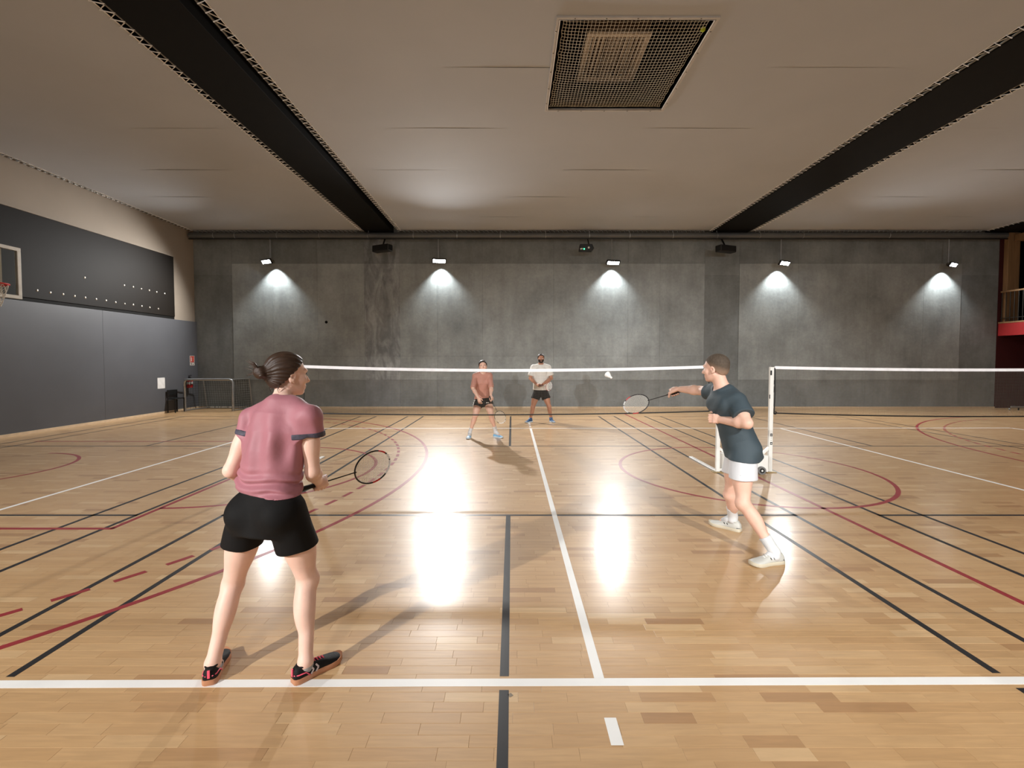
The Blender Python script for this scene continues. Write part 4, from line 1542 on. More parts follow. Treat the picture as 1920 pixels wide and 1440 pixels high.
def body_field(J, male, head, hands, k=1.0):
    """J: joints in world space. Returns (whole body, torso only, arms, legs)"""
    lat_p, lat_c = unit(J['hipL'] - J['hipR']), unit(J['shL'] - J['shR'])
    pel = (J['hipL'] + J['hipR']) / 2
    nk = J['neck']
    up = unit(nk - pel)
    fw_p = unit(np.cross(lat_p, up))
    fw_c = unit(np.cross(lat_c, up))
    if male:
        st = [(-.12, .150, .105), (.02, .165, .118, .0), (.18, .160, .112), (.36, .145, .102), (.55, .160, .116), (.74, .172, .122), (.88, .150, .100), (.98, .085, .075)]
    else:
        st = [(-.14, .140, .100), (.0, .158, .108, .0), (.14, .150, .104), (.36, .122, .088), (.55, .135, .100), (.72, .145, .106), (.87, .128, .085), (.98, .072, .062)]
    st = [(s[0], s[1] * k, s[2] * k, s[3] if len(s) > 3 else 0) for s in st]
    T = [(prof(pel - up * .02, nk, lat_p, lat_c, st), 0)]
    for s_ in ('L', 'R'):
        hip, lat = J['hip' + s_], (1 if s_ == 'L' else -1)
        T.append((ball(hip - fw_p * .045 * k - up * .005 - lat_p * lat * .012, (.084 if male else .088) * k), .05))
        T.append((cone_(nk - up * .015, J['sh' + s_] + up * .018, .040 * k, .050 * k if male else .042 * k), .05))
        if not male:
            T.append((ball(pel + (nk - pel) * .68 + fw_c * .068 * k + lat_c * lat * .062 * k, .052 * k), .05))
        else:
            T.append((ell(pel + (nk - pel) * .76 + fw_c * .07 * k + lat_c * lat * .075 * k, np.array([lat_c, fw_c, up]), np.array([.08, .05, .065]) * k), .05))
    torso = union(T)
    arms, legs = {}, {}
    m = 1.12 if male else 1.0
    for s_ in ('L', 'R'):
        sh, el_, wr = J['sh' + s_], J['el' + s_], J['wr' + s_]
        fa = unit(wr - el_)
        arms[s_] = union([(ball(sh, .054 * k * m), 0), (cone_(sh, el_, .047 * k * m, .037 * k * m), .03), (ell(sh * .55 + el_ * .45, np.array([unit(el_ - sh), unit(np.cross(el_ - sh, (0.3, .2, 1))), unit(np.cross(el_ - sh, np.cross(el_ - sh, (0.3, .2, 1))))]), np.array([.09, .046, .046]) * k * m), .02),
                          (cone_(el_, el_ + (wr - el_) * .3, .036 * k * m, .040 * k * m), .02), (cone_(el_ + (wr - el_) * .3, wr, .040 * k * m, .0255 * k * m), .02)] + hands[s_])
        hip, kn, an = J['hip' + s_], J['knee' + s_], J['ank' + s_]
        toe = unit(J['toe' + s_])
        sd = unit(kn - an)
        bk = -unit(toe - sd * np.dot(toe, sd))
        heel = an - np.array([0, 0, .052]) - toe * .022
        legs[s_] = union([(cone_(hip + (hip - kn) * .0, kn, .084 * k * (1.0 if male else 1.0), .053 * k), 0), (ell(hip * .62 + kn * .38 + bk * -.015, np.array([unit(kn - hip), unit(np.cross(kn - hip, bk)), unit(np.cross(kn - hip, np.cross(kn - hip, bk)))]), np.array([.19, .080, .082]) * k), .03),
                          (ball(kn - bk * .008, .047 * k), .03), (cone_(kn, an, .047 * k, .034 * k), .025), (ell(kn * .70 + an * .30 + bk * .022 * k, np.array([sd, bk, np.cross(sd, bk)]), np.array([.125, .047, .050]) * k), .03),
                          (ball(an, .035 * k), .02), (cone_(an - (0, 0, .0), heel, .032 * k, .024 * k), .015), (cone_(an - np.array([0, 0, .055]), an - np.array([0, 0, .072]) + toe * .11, .022 * k, .016 * k), .01)])
    hf = head.items(male)
    neck = cone_(nk - up * .03, head.P(-.022, 0, -.075), (.060 if male else .049) * k, (.056 if male else .046) * k)

    def whole(p):
        d = torso(p)
        d = smin(d, neck(p), .035)
        d = smin(d, hf(p), .018)
        for s_ in ('L', 'R'):
            d = smin(d, legs[s_](p), .03)
        for s_ in ('L', 'R'):
            d = smin(d, arms[s_](p), .018)
        return d
    return whole, torso, arms, legs, dict(up=up, fw_p=fw_p, fw_c=fw_c, lat_p=lat_p, lat_c=lat_c, pel=pel)


def folds(p, amp, fx, fy, fz, ph=0.0):
    a = np.sin(p[:, 0] * fx + 2.1 * np.sin(p[:, 2] * fz * .6 + ph) + ph) * np.sin(p[:, 2] * fz + p[:, 0] * fx * .35 + 1.3 * np.sin(p[:, 1] * fy) + ph)
    b = np.sin(p[:, 1] * fy * 1.7 + p[:, 2] * fz * 1.9 + ph * 2) * np.sin(p[:, 0] * fx * 1.6 - p[:, 2] * fz * .8)
    return (a * .7 + b * .4) * amp


def skin(name, rgb):
    return mat(name, rgb, .5, vary=.05, vscale=14, bump=.04, bscale=160, sss=.12, spec=.4)


# ------------------------------------------------------------------ shoe lofted in its own frame, then placed
def shoe(person, name, heel, toe_dir, L, upper_m, sole_m, lace_m, pitch=0.0, label=None, extra=None, zlift=0.0, hi=.085):
    t = np.array([toe_dir[0], toe_dir[1], 0.0])
    t /= np.linalg.norm(t)
    s = np.array([-t[1], t[0], 0])
    c, sn = math.cos(math.radians(pitch)), math.sin(math.radians(pitch))
    tt, uu = t * c + np.array([0, 0, sn]), np.array([0, 0, c]) - t * sn
    o = np.array([heel[0], heel[1], zlift])
    P = lambda x, y, z: o + tt * x * L + s * y * L + uu * z
    st = [(0.0, .060, .052), (.02, .100, .075), (.08, .130, hi), (.2, .138, hi * .94), (.33, .130, hi * .93), (.45, .130, hi * .86), (.58, .150, .066), (.70, .172, .055), (.82, .172, .048), (.91, .140, .043), (.97, .085, .036), (1.0, .03, .026)]
    bend = lambda x: .018 * max(0, x - .35) * (1 - x) * 2  # slight inward curve
    mb = MB()
    n = 14
    for (x, w, h) in st:
        for k in range(n + 1):
            a = math.pi * k / n
            ca, sa = math.cos(a), math.sin(a)
            y = w * (abs(ca) ** .75) * (1 if ca > 0 else -1)
            z = .022 + (h - .022) * (sa ** .8)
            mb.v.append(tuple(P(x, y + bend(x), z)))
    m = len(st)
    for i in range(m - 1):
        for k in range(n):
            a = i * (n + 1) + k
            mb.f.append((a, a + n + 1, a + n + 2, a + 1))
    mb.f.append(tuple(range(n + 1)))
    mb.f.append(tuple((m - 1) * (n + 1) + k for k in reversed(range(n + 1))))
    for i in range(m - 1):
        mb.f.append((i * (n + 1), i * (n + 1) + n, (i + 1) * (n + 1) + n, (i + 1) * (n + 1)))
    so = mb.build(name, upper_m, person, smooth='all')
    if label:
        so['label'] = label
    # sole: outline with thickness and a little toe spring
    sb = MB()
    ol = []
    for (x, w, h) in st:
        ol.append((x, w + .012))
    ring = [(x, w) for x, w in ol] + [(x, -w) for x, w in reversed(ol)]
    lv = [(.0, .93), (.004, .985), (.016, 1.0), (.026, .985), (.030, .95)]
    for z, k_ in lv:
        for x, w in ring:
            xx = .5 + (x - .5) * (1.02 if z > .003 else 1.0)
            spring = .012 * max(0, (x - .75) / .25) ** 2
            sb.v.append(tuple(P(xx, w * k_ + bend(x), z + spring)))
    nr = len(ring)
    for i in range(len(lv) - 1):
        for k in range(nr):
            k2 = (k + 1) % nr
            sb.f.append((i * nr + k, i * nr + k2, (i + 1) * nr + k2, (i + 1) * nr + k))
    half = len(ol)
    for base in (0, (len(lv) - 1) * nr):
        for i in range(half - 1):
            sb.f.append((base + i, base + i + 1, base + nr - 2 - i, base + nr - 1 - i))
    sb.build('sole', sole_m, so, smooth=True)
    for i in range(4):
        x = .40 + .062 * i
        hh = np.interp(x, [q[0] for q in st], [q[2] for q in st])
        MB().tube([P(x, .052 + bend(x), hh - .006), P(x + .012, .0 + bend(x), hh + .003), P(x + .02, -.052 + bend(x), hh - .006)], .0042, 6).build('lace', lace_m, so, smooth='all')
    MB().tube([P(.36 + .05 * math.sin(a) * .6, .11 * math.sin(a) * math.cos(a) * 1.6, hi * .93 + .014 + .010 * math.cos(a)) for a in np.linspace(0, 2 * math.pi, 21)[:-1]], .0038, 6, closed=True).build('lace_bow', lace_m, so, smooth='all')
    return so, P, st


def sock(person, an, kn, top, r0, r1, m, toe, foot=True):
    d = unit(kn - an)
    an = np.array(an)
    t = unit((toe[0], toe[1], 0))
    b0, b1 = (1.0, 1.12) if foot else (.45, .82)
    MB().tube([an - (0, 0, .060) + t * .01, an - (0, 0, .03) + t * .004, an, an + d * top * .4, an + d * (top - .012), an + d * top, an + d * (top - .001)], [r0 * b0, r0 * b1, r0 * (1.1 if foot else 1.02), (r0 + r1) / 2, r1, r1 * 1.02, r1 * .9], 20).build('sock', m, person, smooth='all')
    if not foot:
        return
    MB().tube([an - (0, 0, .02), an - (0, 0, .045) + t * .05, an - (0, 0, .065) + t * .10], [r0 * 1.05, r0 * .85, r0 * .5], 14).build('sock_foot', m, person, smooth='all')
# ------------------------------------------------------------------ the four players
def hair_cap(head, m, person, h, thick, n=(-.75, 0, .66), c0=-.004, nape=None, extra=(), name='hair', wave=.0015):
    R = head.R
    k = head.k
    base = [(ell(head.P(-.018, 0, .035), R, (np.array([.098, .077, .082]) + thick) * k), 0), (ell(head.P(-.03, 0, -.025), R, (np.array([.078, .068, .06]) + thick * .7) * k), .03)]
    f0 = union(base + list(extra))
    N = head.V(*unit(n))
    pl = plane_(head.P(0, 0, 0) + N * c0 * k, -N)
    q = [pl]
    if nape is not None:
        q.append(plane_(head.P(0, 0, nape), -head.u))
    g = cut(f0, *q, k=.010 * k)
    cc = np.array(head.c, F32)
    Rf = R.astype(F32)

    def f(p):
        l = (p - cc) @ Rf.T
        ang = np.arctan2(l[:, 1], l[:, 2] + .02)
        return g(p) + F32(wave) * np.sin(ang * 26 + l[:, 0] * 30)
    lo, hi = bounds([head.P(-.2, -.13, -.15), head.P(.13, .13, .15), head.P(-.2, .13, .15), head.P(.13, -.13, -.15), head.P(-.2, -.13, .15), head.P(.13, .13, -.15)], .02)
    return surface(f, lo, hi, h, name, m, person)


def dress(p, J, torso, arms, legs, B, S):
    """shirt, shorts for a body; S: measures"""
    up, pel, nk = B['up'], B['pel'], J['neck']
    h = S['h']
    pts = [J[k] for k in ('hipL', 'hipR', 'shL', 'shR', 'neck', 'elL', 'elR')]
    st = [(s[0], s[1], s[2], s[3] if len(s) > 3 else 0) for s in S['shirt']]
    drape = prof(pel - up * .02 + B['lat_p'] * S.get('drape_off', 0), nk, B['lat_p'], B['lat_c'], st)
    sl = {}
    for s_ in ('L', 'R'):
        e = J['sh' + s_] + (J['el' + s_] - J['sh' + s_]) * S['sleeve'][s_][0]
        sl[s_] = cut(cone_(J['sh' + s_] + (J['el' + s_] - J['sh' + s_]) * .02, e + unit(J['el' + s_] - J['sh' + s_]) * .03, S['sleeve'][s_][1], S['sleeve'][s_][2]), plane_(e, J['el' + s_] - J['sh' + s_]), k=.004)
    hem = plane_(S['hem'][0], S['hem'][1])
    hd = unit(S['head'].P(-.022, 0, -.075) - nk)
    neck_hole = cone_(nk - hd * .05 + B['fw_c'] * .012, nk + hd * .14, S['collar'][0], S['collar'][0] * 1.35)
    yoke = union([(cone_(nk - up * .045, J['sh' + s_] + up * .012, .060 * S['k'], .050 * S['k']), 0) for s_ in ('L', 'R')])
    a, fx, fy, fz = S['folds']

    # shorts
    th = []
    for s_ in ('L', 'R'):
        hip, kn = J['hip' + s_], J['knee' + s_]
        v = unit(kn - hip)
        c = list(S['leg'][s_])
        c[0] = hip + (kn - hip) * c[0]
        th.append(cut(cone_(hip - v * .02, np.array(c[0]) + v * .04, c[1], c[2]), plane_(c[0], c[3] if len(c) > 3 else v), k=.005))
    waist = plane_(pel + up * S['waist'], up)
    lowcut = plane_(pel - up * S.get('rise', .16), -up)
    a2 = S.get('short_folds', .003)

    def fshort(q):
        d = torso(q) - .008
        d = smax(smax(d, waist(q), .006), lowcut(q), .02)
        for t in th:
            d = smin(d, t(q), .028)
        return d + folds(q - pel.astype(F32), a2, 22, 17, 13, 1.0)
    lo, hi = bounds([J['hipL'], J['hipR'], J['kneeL'] * .6 + J['hipL'] * .4, J['kneeR'] * .6 + J['hipR'] * .4, pel + up * .14], .17)
    shorts = surface(fshort, lo, hi, h, 'shorts', S['shorts_m'], p)

    def fshirt(q):
        d = smin(drape(q), torso(q) - .010, .02)
        d = smin(d, yoke(q), .05)
        d = smin(d, fshort(q) - .006, .012)
        for s_ in ('L', 'R'):
            d = smin(d, sl[s_](q), .028)
        d = d + folds(q - pel.astype(F32), a, fx, fy, fz, S.get('ph', 0))
        if 'bunch' in S:   # cloth gathered above the hem
            hq = -hem(q)
            w_ = np.exp(-((hq - .055) / .05) ** 2)
            d = d + S['bunch'] * w_ * np.sin(hq * 120 + 2.2 * np.sin(q[:, 0] * 17) + q[:, 0] * 9)
            v_ = np.exp(-((hq - .27) / .14) ** 2)
            d = d + .0075 * v_ * np.sin(q[:, 0] * 56 + 1.5 * np.sin(q[:, 2] * 9))
        if 'vneck' in S:
            d = smax(d, -S['vneck'](q), .005)
        d = smin(d, fshort(q) - .0035, .006)
        d = smax(d, hem(q), .006)
        return smax(d, -neck_hole(q), .006)
    lo, hi = bounds(pts, .17)
    shirt = surface(fshirt, lo, hi, h, 'shirt', S['shirt_m'], p)
    return shirt, shorts, fshirt, fshort


def make(label, J, head, male, hands, S, skin_m, h, k=1.0):
    pel = (J['hipL'] + J['hipR']) / 2
    whole, torso, arms, legs, B = body_field(J, male, head, hands, k)
    pts = [v for kk, v in J.items() if not kk.startswith('toe')] + [head.c] + [J['ank' + s] + unit(J['toe' + s]) * .16 for s in 'LR'] + S.get('extra_pts', [])
    lo, hi = bounds(pts, .15)
    lo[2] = 0.004
    S['head'] = head
    S['k'] = k
    person = surface(whole, lo, hi, h, 'person', skin_m, None)
    tag(person, label, 'person')
    r = dress(person, J, torso, arms, legs, B, S)
    head.face_parts(person, *S.get('face', ((80, 70, 60), (64, 46, 34))))
    return person, B, r, arms, legs


M_skin_fair = skin('skin_fair', (240, 200, 182))
M_skin_man = skin('skin_man', (226, 184, 164))
M_skin_tan = skin('skin_tan', (186, 134, 108))
M_hair_dark = mat('hair_dark_brown', (58, 41, 31), .38, vary=.3, vscale=30, stretch=(1, 1, 6), bump=.25, bscale=120)
M_hair_fair = mat('hair_short_brown', (124, 96, 72), .7, vary=.2, vscale=60, bump=.4, bscale=320)
M_hair_black = mat('hair_black', (44, 32, 27), .5, vary=.25, vscale=30, bump=.3, bscale=120)
M_pinkshirt = mat('pink_jersey', (168, 108, 118), .6, vary=.05, vscale=6, bump=.12, bscale=40, sheen=.1)
M_shorts_black = mat('black_jersey', (15, 14, 14), .8, spec=.25, bump=.1, bscale=40)
M_slate = mat('slate_jersey', (58, 72, 80), .7, vary=.06, vscale=6, bump=.1, bscale=40)
M_shorts_white = mat('white_twill', (214, 216, 220), .7, vary=.03, bump=.08, bscale=40)
M_salmon = mat('salmon_jersey', (190, 134, 118), .7, vary=.06, bump=.1, bscale=40)
M_tee = mat('white_cotton', (222, 220, 214), .75, vary=.03, bump=.1, bscale=40)
M_sockw = mat('white_sock', (214, 216, 218), .85, bump=.2, bscale=150)
M_sockg = mat('grey_sock', (158, 154, 150), .85, bump=.2, bscale=150)
M_pink = mat('neon_pink', (244, 92, 118), .5)
M_gum = mat('gum_sole', (186, 130, 96), .55)
M_shoeblack = mat('black_mesh_upper', (20, 18, 19), .65, spec=.25, bump=.3, bscale=220)
M_chev = mat('pale_chevron', (206, 190, 188), .4)

# ===== woman in the pink shirt
butt = W(557, 920, 2.60)
tip = W(730, 866, 3.12)
hx_ = unit(tip - butt)
r1, RP = racket(butt, hx_, (0, -.15, 1), .66, 'black badminton racket with red and white frame held by the pink-shirted woman')
Gc = butt + hx_ * .135
J = dict(hipL=W(468, 960, 2.43), hipR=W(538, 962, 2.37), kneeL=W(437, 1094, 2.50), kneeR=W(577, 1086, 2.48), ankL=W(399, 1243, 2.335), ankR=W(573, 1240, 2.335),
         toeL=A3(-.3, .95, 0), toeR=A3(.64, .77, 0), shL=W(473, 789, 2.54), shR=W(579, 784, 2.44), neck=W(529, 751, 2.505), elL=W(433, 882, 2.45), wrL=W(474, 897, 2.66), elR=W(586, 884, 2.47))
J['wrR'] = Gc + unit(J['elR'] - Gc) * .078
hd = Head(W(541, 702, 2.57), 42, -2, 0, 1.0)
hands = {'R': fingers_grip(Gc, hx_, J['elR'] - Gc, J['wrR'], .93, 1), 'L': fingers_open(J['wrL'], unit(J['wrL'] - J['elL']), (.6, .2, -.6), (0, .3, 1), 45, .93)}
S = dict(h=.005, shirt=[(-.12, .196, .130), (.1, .186, .128), (.36, .170, .120), (.55, .168, .128), (.72, .170, .122), (.88, .140, .100), (.97, .07, .06)],
         sleeve={'L': (.33, .060, .065), 'R': (.33, .060, .070)}, hem=(W(500, 938, 2.27), (-.09, .04, -1)), collar=(.060,), folds=(.0075, 30, 17, 12), ph=.6, bunch=.010, drape_off=.024,
         leg={'L': (.425, .098, .104, (-.12, .1, -1)), 'R': (.49, .098, .106, (.10, .1, -1))}, waist=.14, shirt_m=M_pinkshirt, shorts_m=M_shorts_black, short_folds=.003)
P1, B1, R1, _, _ = make('woman in a pink shirt and black shorts, hair in a bun, racket in hand', J, hd, False, hands, S, M_skin_fair, .0045)
back = -hd.f
bun = hd.P(-.148, .004, .008)
bun_items = [(ell(hd.P(-.118, 0, .006), hd.R, (.030, .036, .032)), .03), (ell(bun, hd.R, (.030, .040, .034)), .012), (ell(bun + hd.l * .02 + hd.u * .014, hd.R, (.024, .028, .016)), .006), (ell(bun - hd.l * .02 - hd.u * .012, hd.R, (.024, .028, .016)), .006)]
hair = hair_cap(hd, M_hair_dark, P1, .0032, .010, n=(-.74, 0, .67), c0=.006, extra=bun_items, wave=.0016)
MB().tube([hd.P(-.128, .027 * math.cos(a), .007 + .027 * math.sin(a)) for a in np.linspace(0, 2 * math.pi, 21)[:-1]], .005, 8, closed=True).build('hair_tie', M_rubber, hair, smooth='all')
sr = random.Random(3)
for i in range(14):
    a = sr.uniform(-1.2, 2.2)
    d0 = hd.V(-.6, .9 * math.cos(a), 1.0 * math.sin(a))
    d0 = unit(d0)
    L_ = sr.uniform(.03, .062)
    p0 = bun + d0 * .02
    MB().tube([p0, p0 + d0 * L_ * .5 + hd.u * .006, p0 + d0 * L_ + hd.V(-.012, sr.uniform(-.02, .02), sr.uniform(-.01, .012))], [.0042, .003, .0007], 6).build('loose_strand', M_hair_dark, hair, smooth='all')
for i, (l_, u_) in enumerate(((.062, -.075), (.045, -.088), (-.055, -.082), (-.066, -.07))):
    MB().tube([hd.P(-.07, l_ * .9, u_ + .02), hd.P(-.078, l_, u_), hd.P(-.072, l_ * 1.02, u_ - .018)], [.003, .002, .0005], 6).build('loose_strand', M_hair_dark, hair, smooth='all')
# patterned sleeve bands
M_band = mat('sleeve_band_dark', (66, 62, 76), .6, vary=.45, vscale=40)
for s_, rr in (('L', .071), ('R', .077)):
    v = unit(J['el' + s_] - J['sh' + s_])
    e = J['sh' + s_] + (J['el' + s_] - J['sh' + s_]) * S['sleeve'][s_][0]
    fsh = R1[2]

    def fb(q, e=e, v=v, fsh=fsh):
        w = (q - np.array(e, F32)) @ np.array(v, F32)
        return smax(smax(np.maximum(fsh(q) - .0025, cone_(e - v * .04, e + v * .02, .10, .10)(q)), w - .002, .003), -w - .026, .003)
    lo, hi = bounds([e], .13)
    surface(fb, lo, hi, .0045, 'sleeve_band', M_band, P1)
# collar seam and yoke seam
M_seam = mat('pink_seam', (150, 82, 98), .6)
for s_, hp, td, an in (('L', G(394, 1291), (-.30, .95, 0), J['ankL']), ('R', G(566, 1291), (.64, .77, 0), J['ankR'])):
    hp = A3(an[0], an[1], 0) - unit((td[0], td[1], 0)) * .068
    so, SP, st_ = shoe(P1, 'shoe', hp, td, .265, M_shoeblack, M_gum, M_pink, label='black indoor shoe with pink laces and pale chevrons')
    for sd in (1, -1):
        for c_ in (.30, .40):
            def yy(x, z):
                w = np.interp(x, [q[0] for q in st_], [q[1] for q in st_])
                hh = np.interp(x, [q[0] for q in st_], [q[2] for q in st_])
                s2 = min(1, max(0, (z - .022) / (hh - .022))) ** 1.25
                return sd * (w * math.sqrt(max(0.0, 1 - s2 ** 2)) ** .75 + .004)
            pts_ = [(c_, .028), (c_ + .055, .045), (c_ + .01, .062)]
            for (xa_, za_), (xb_, zb_2) in zip(pts_[:-1], pts_[1:]):
                MB().beam(SP(xa_, yy(xa_, za_), za_), SP(xb_, yy(xb_, zb_2), zb_2), .008, .003, up=tuple(np.cross(td, (0, 0, 1)) * sd)).build('chevron', M_chev, so)
        MB().tube([SP(.005, .05 * sd, .048), SP(.06, .118 * sd, .050), SP(.2, .142 * sd, .050), SP(.27, .152 * sd, .030)], .0032, 6).build('pink_piping', M_pink, so, smooth='all')
    MB().beam(SP(-.006, 0, .040), SP(-.004, 0, .080), .012, .006).build('heel_tab', M_pink, so, bevel=.001)
    MB().tube([SP(.08 + .14 + .14 * math.cos(a), .105 * math.sin(a), .082 + .006 * math.cos(a)) for a in np.linspace(0, 2 * math.pi, 25)[:-1]], .006, 8, closed=True).build('ankle_collar', M_shoeblack, so, smooth='all')
    kn = J['knee' + s_]
    sock(P1, an - A3(0, 0, .022), kn, .014, .039, .038, M_sockg, td, False)

# ===== man in the dark shirt
butt = W(1284, 731, 4.70)
tip = W(1166, 765, 4.96)
h2 = unit(tip - butt)
r2, _ = racket(butt, h2, (.1, .45, .9), .655, 'black badminton racket with pale frame stretched out by the man in the dark shirt', band=(180, 50, 56), tipcol=(205, 205, 205), frame=(40, 40, 44))
Gc = butt + h2 * .105
Lp = unit(A3(-.30, -.95, 0))
pel = W(1390, 842, 4.06)
J = dict(hipL=pel + Lp * .09, hipR=pel - Lp * .09, kneeL=W(1393, 944, 3.84), kneeR=W(1369, 928, 4.30), ankL=W(1452, 1034, 3.68), ankR=W(1374, 968, 4.42),
         toeL=A3(-.96, -.26, 0), toeR=A3(-.66, .75, 0), shL=W(1381, 753, 3.93), shR=W(1343, 736, 4.27), neck=W(1354, 727, 4.09), elL=W(1401, 794, 3.76), wrL=W(1350, 787, 3.98), elR=W(1312, 732, 4.52))
J['wrR'] = Gc + unit(unit(J['elR'] - Gc) + A3(0, 0, .45)) * .08
hd = Head(W(1341, 690, 4.12), -43, -4, 0, 1.03)
GL = J['wrL'] + unit(J['wrL'] - J['elL']) * .075
hands = {'R': fingers_grip(Gc, h2, J['wrR'] - Gc + A3(0, 0, .03), J['wrR'], 1.05, 1), 'L': fingers_grip(GL, (.1, .2, 1), (.55, -.8, 0), J['wrL'], 1.0, -1)}
S = dict(h=.0065, shirt=[(-.14, .190, .158), (.1, .186, .150), (.36, .182, .138), (.55, .190, .140), (.74, .195, .138), (.9, .155, .105), (.98, .08, .07)],
         sleeve={'L': (.66, .082, .086), 'R': (.45, .078, .078)}, hem=(W(1394, 860, 4.05), (-.06, 0, -1)), collar=(.066,), folds=(.006, 20, 17, 12), ph=2.0,
         leg={'L': (.53, .108, .114, (0, 0, -1)), 'R': (.52, .106, .110, (0, 0, -1))}, waist=.09, shirt_m=M_slate, shorts_m=M_shorts_white, short_folds=.0025,
         face=((90, 110, 120), (120, 92, 68)))
P2, B2, R2, _, _ = make('man in a dark slate shirt and white shorts reaching out with a racket', J, hd, True, hands, S, M_skin_man, .0055, 1.04)


def short_hair(head, person, h, top_m):
    """clipped hair: thicker on the crown, shaved thin towards ears and nape"""
    R = head.R.astype(F32)
    base = union([(ell(head.P(-.018, 0, .035), head.R, np.array([.098, .077, .082]) * head.k), 0), (ell(head.P(-.03, 0, -.025), head.R, np.array([.076, .066, .06]) * head.k), .03)])
    side = cut(base, plane_(head.P(0, 0, 0) + head.V(*unit((-.74, 0, .67))) * .002, -head.V(*unit((-.74, 0, .67)))), plane_(head.P(0, 0, -.066), -head.u), k=.01)
    fr = plane_(head.P(.074, 0, .06), unit(head.f * .9 + head.u * -.25))

    def fade(l):
        return np.clip((-.45 * l[:, 0] + .9 * l[:, 2] + .02) / .07, 0, 1)

    def f(p):
        l = (p - head.c.astype(F32)) @ R.T
        t = fade(l)
        d = base(p) - (.0012 + .0065 * t) + .0006 * np.sin(l[:, 0] * 400) * np.sin(l[:, 1] * 380) * t
        n1 = head.V(*unit((-.74, 0, .67))).astype(F32)
        d = smax(d, .004 - (p - head.c.astype(F32)) @ n1, .006)
        d = smax(d, plane_(head.P(0, 0, -.066), -head.u)(p), .006)
        return d
    lo, hi = bounds([head.P(-.14, -.1, -.1), head.P(.12, .1, .14), head.P(-.14, .1, .14), head.P(.12, -.1, -.1)], .03)
    o = surface(f, lo, hi, h, 'hair', top_m, person)
    me = o.data
    co = np.zeros(len(me.vertices) * 3, F32)
    me.vertices.foreach_get('co', co)
    l = (co.reshape(-1, 3) - head.c.astype(F32)) @ R.T
    t = fade(l)
    at = me.color_attributes.new('fade', 'FLOAT_COLOR', 'POINT')
    at.data.foreach_set('color', np.stack([t, t, t, np.ones_like(t)], 1).astype(F32).ravel())
    return o


m_ = mat('clipped_hair', (80, 68, 56), .75, vary=.2, vscale=70, bump=.3, bscale=400)
nt_ = m_.node_tree
_a = nt_.nodes.new('ShaderNodeAttribute')
_a.attribute_name = 'fade'
_mx = nt_.nodes.new('ShaderNodeMix')
_mx.data_type = 'RGBA'
_src = nt_.nodes['Principled BSDF'].inputs['Base Color'].links[0].from_socket
nt_.links.new(_a.outputs['Fac'], _mx.inputs['Factor'])
_mx.inputs['A'].default_value = (*lin((158, 128, 106)), 1)
nt_.links.new(_src, _mx.inputs['B'])
nt_.links.new(_mx.outputs['Result'], nt_.nodes['Principled BSDF'].inputs['Base Color'])
short_hair(hd, P2, .0038, m_)
MB().tube([hd.P(.078, -.018, -.09), hd.P(.088, 0, -.094), hd.P(.078, .018, -.09)], .006, 6).build('stubble', M_hair_fair, P2, smooth='all')
q = W(1344, 766, 4.02)
lc = J['neck'] * .70 + B2['pel'] * .30 + B2['fw_c'] * .140 + B2['lat_c'] * .05
MB().obox(lc, B2['lat_c'], B2['up'], B2['fw_c'], (.016, .012, .004)).build('chest_logo', mat('logo_grey', (150, 156, 160), .4), P2)
for s_, hp, td, an, pit in (('L', G(1472, 1058), (-.97, -.22, 0), J['ankL'], 0), ('R', G(1387, 1001), (-.68, .73, 0), J['ankR'], 0)):
    hp = A3(an[0], an[1], 0) - unit((td[0], td[1], 0)) * .078
    so, SP, st_ = shoe(P2, 'shoe', hp, td, .305, mat('white_leather', (190, 190, 184), .5, vary=.06), mat('cream_sole', (196, 188, 168), .6), MATS.get('lace_white') or mat('lace_white', (232, 230, 226), .7), label='white leather trainer with small black marks', hi=.098)
    for sd in (1, -1):
        for x in (.36, .45):
            MB().beam(SP(x, .128 * sd, .050), SP(x + .03, .121 * sd, .066), .006, .004).build('black_mark', M_blackplastic, so)
        MB().beam(SP(.01, .075 * sd, .038), SP(.08, .14 * sd, .038), .008, .004).build('black_mark', M_blackplastic, so)
    MB().tube([SP(.22 + .14 * math.cos(a), .105 * math.sin(a), .094 + .006 * math.cos(a)) for a in np.linspace(0, 2 * math.pi, 25)[:-1]], .008, 8, closed=True).build('ankle_collar', MATS['white_leather'], so, smooth='all')
    sock(P2, an, J['knee' + s_], .125, .044, .047, M_sockw, td)
c_ = J['hipL'] + (J['kneeL'] - J['hipL']) * .53 + unit(J['hipL'] - J['kneeL']) * .045
MB().obox(c_ + A3(-.055, -.098, .0), unit((1, -.45, 0)), (0, 0, 1), unit((.45, 1, 0)), (.017, .004, .003)).build('hem_logo', M_blackplastic, P2)

# ===== woman beyond the net
butt = W(917.5, 743, 9.28)
tip = W(942, 790, 8.98)
h3 = unit(tip - butt)
r3, _ = racket(butt, h3, (1, 0, .4), .66, 'pale-headed badminton racket held low by the woman beyond the net', frame=(70, 62, 52), band=(200, 190, 170))
Gc = butt + h3 * .07
J = dict(hipR=W(898, 751, 9.75), hipL=W(912.5, 750, 9.75), kneeR=W(891.5, 778, 9.62), kneeL=W(920.5, 776, 9.62), ankR=W(881, 811, 9.74), ankL=W(929, 808, 9.78), toeR=A3(-.1, -1, 0), toeL=A3(.75, -.65, 0),
         shR=W(891.5, 706, 9.58), shL=W(917.5, 705, 9.60), neck=W(905, 699.5, 9.58), elR=W(887, 728, 9.42), wrR=W(897, 746, 9.25), elL=W(921, 727, 9.46))
J['wrL'] = Gc + A3(.0, .03, .075)
hd = Head(W(905.5, 686.5, 9.52), 176, 4, 4, 1.0)
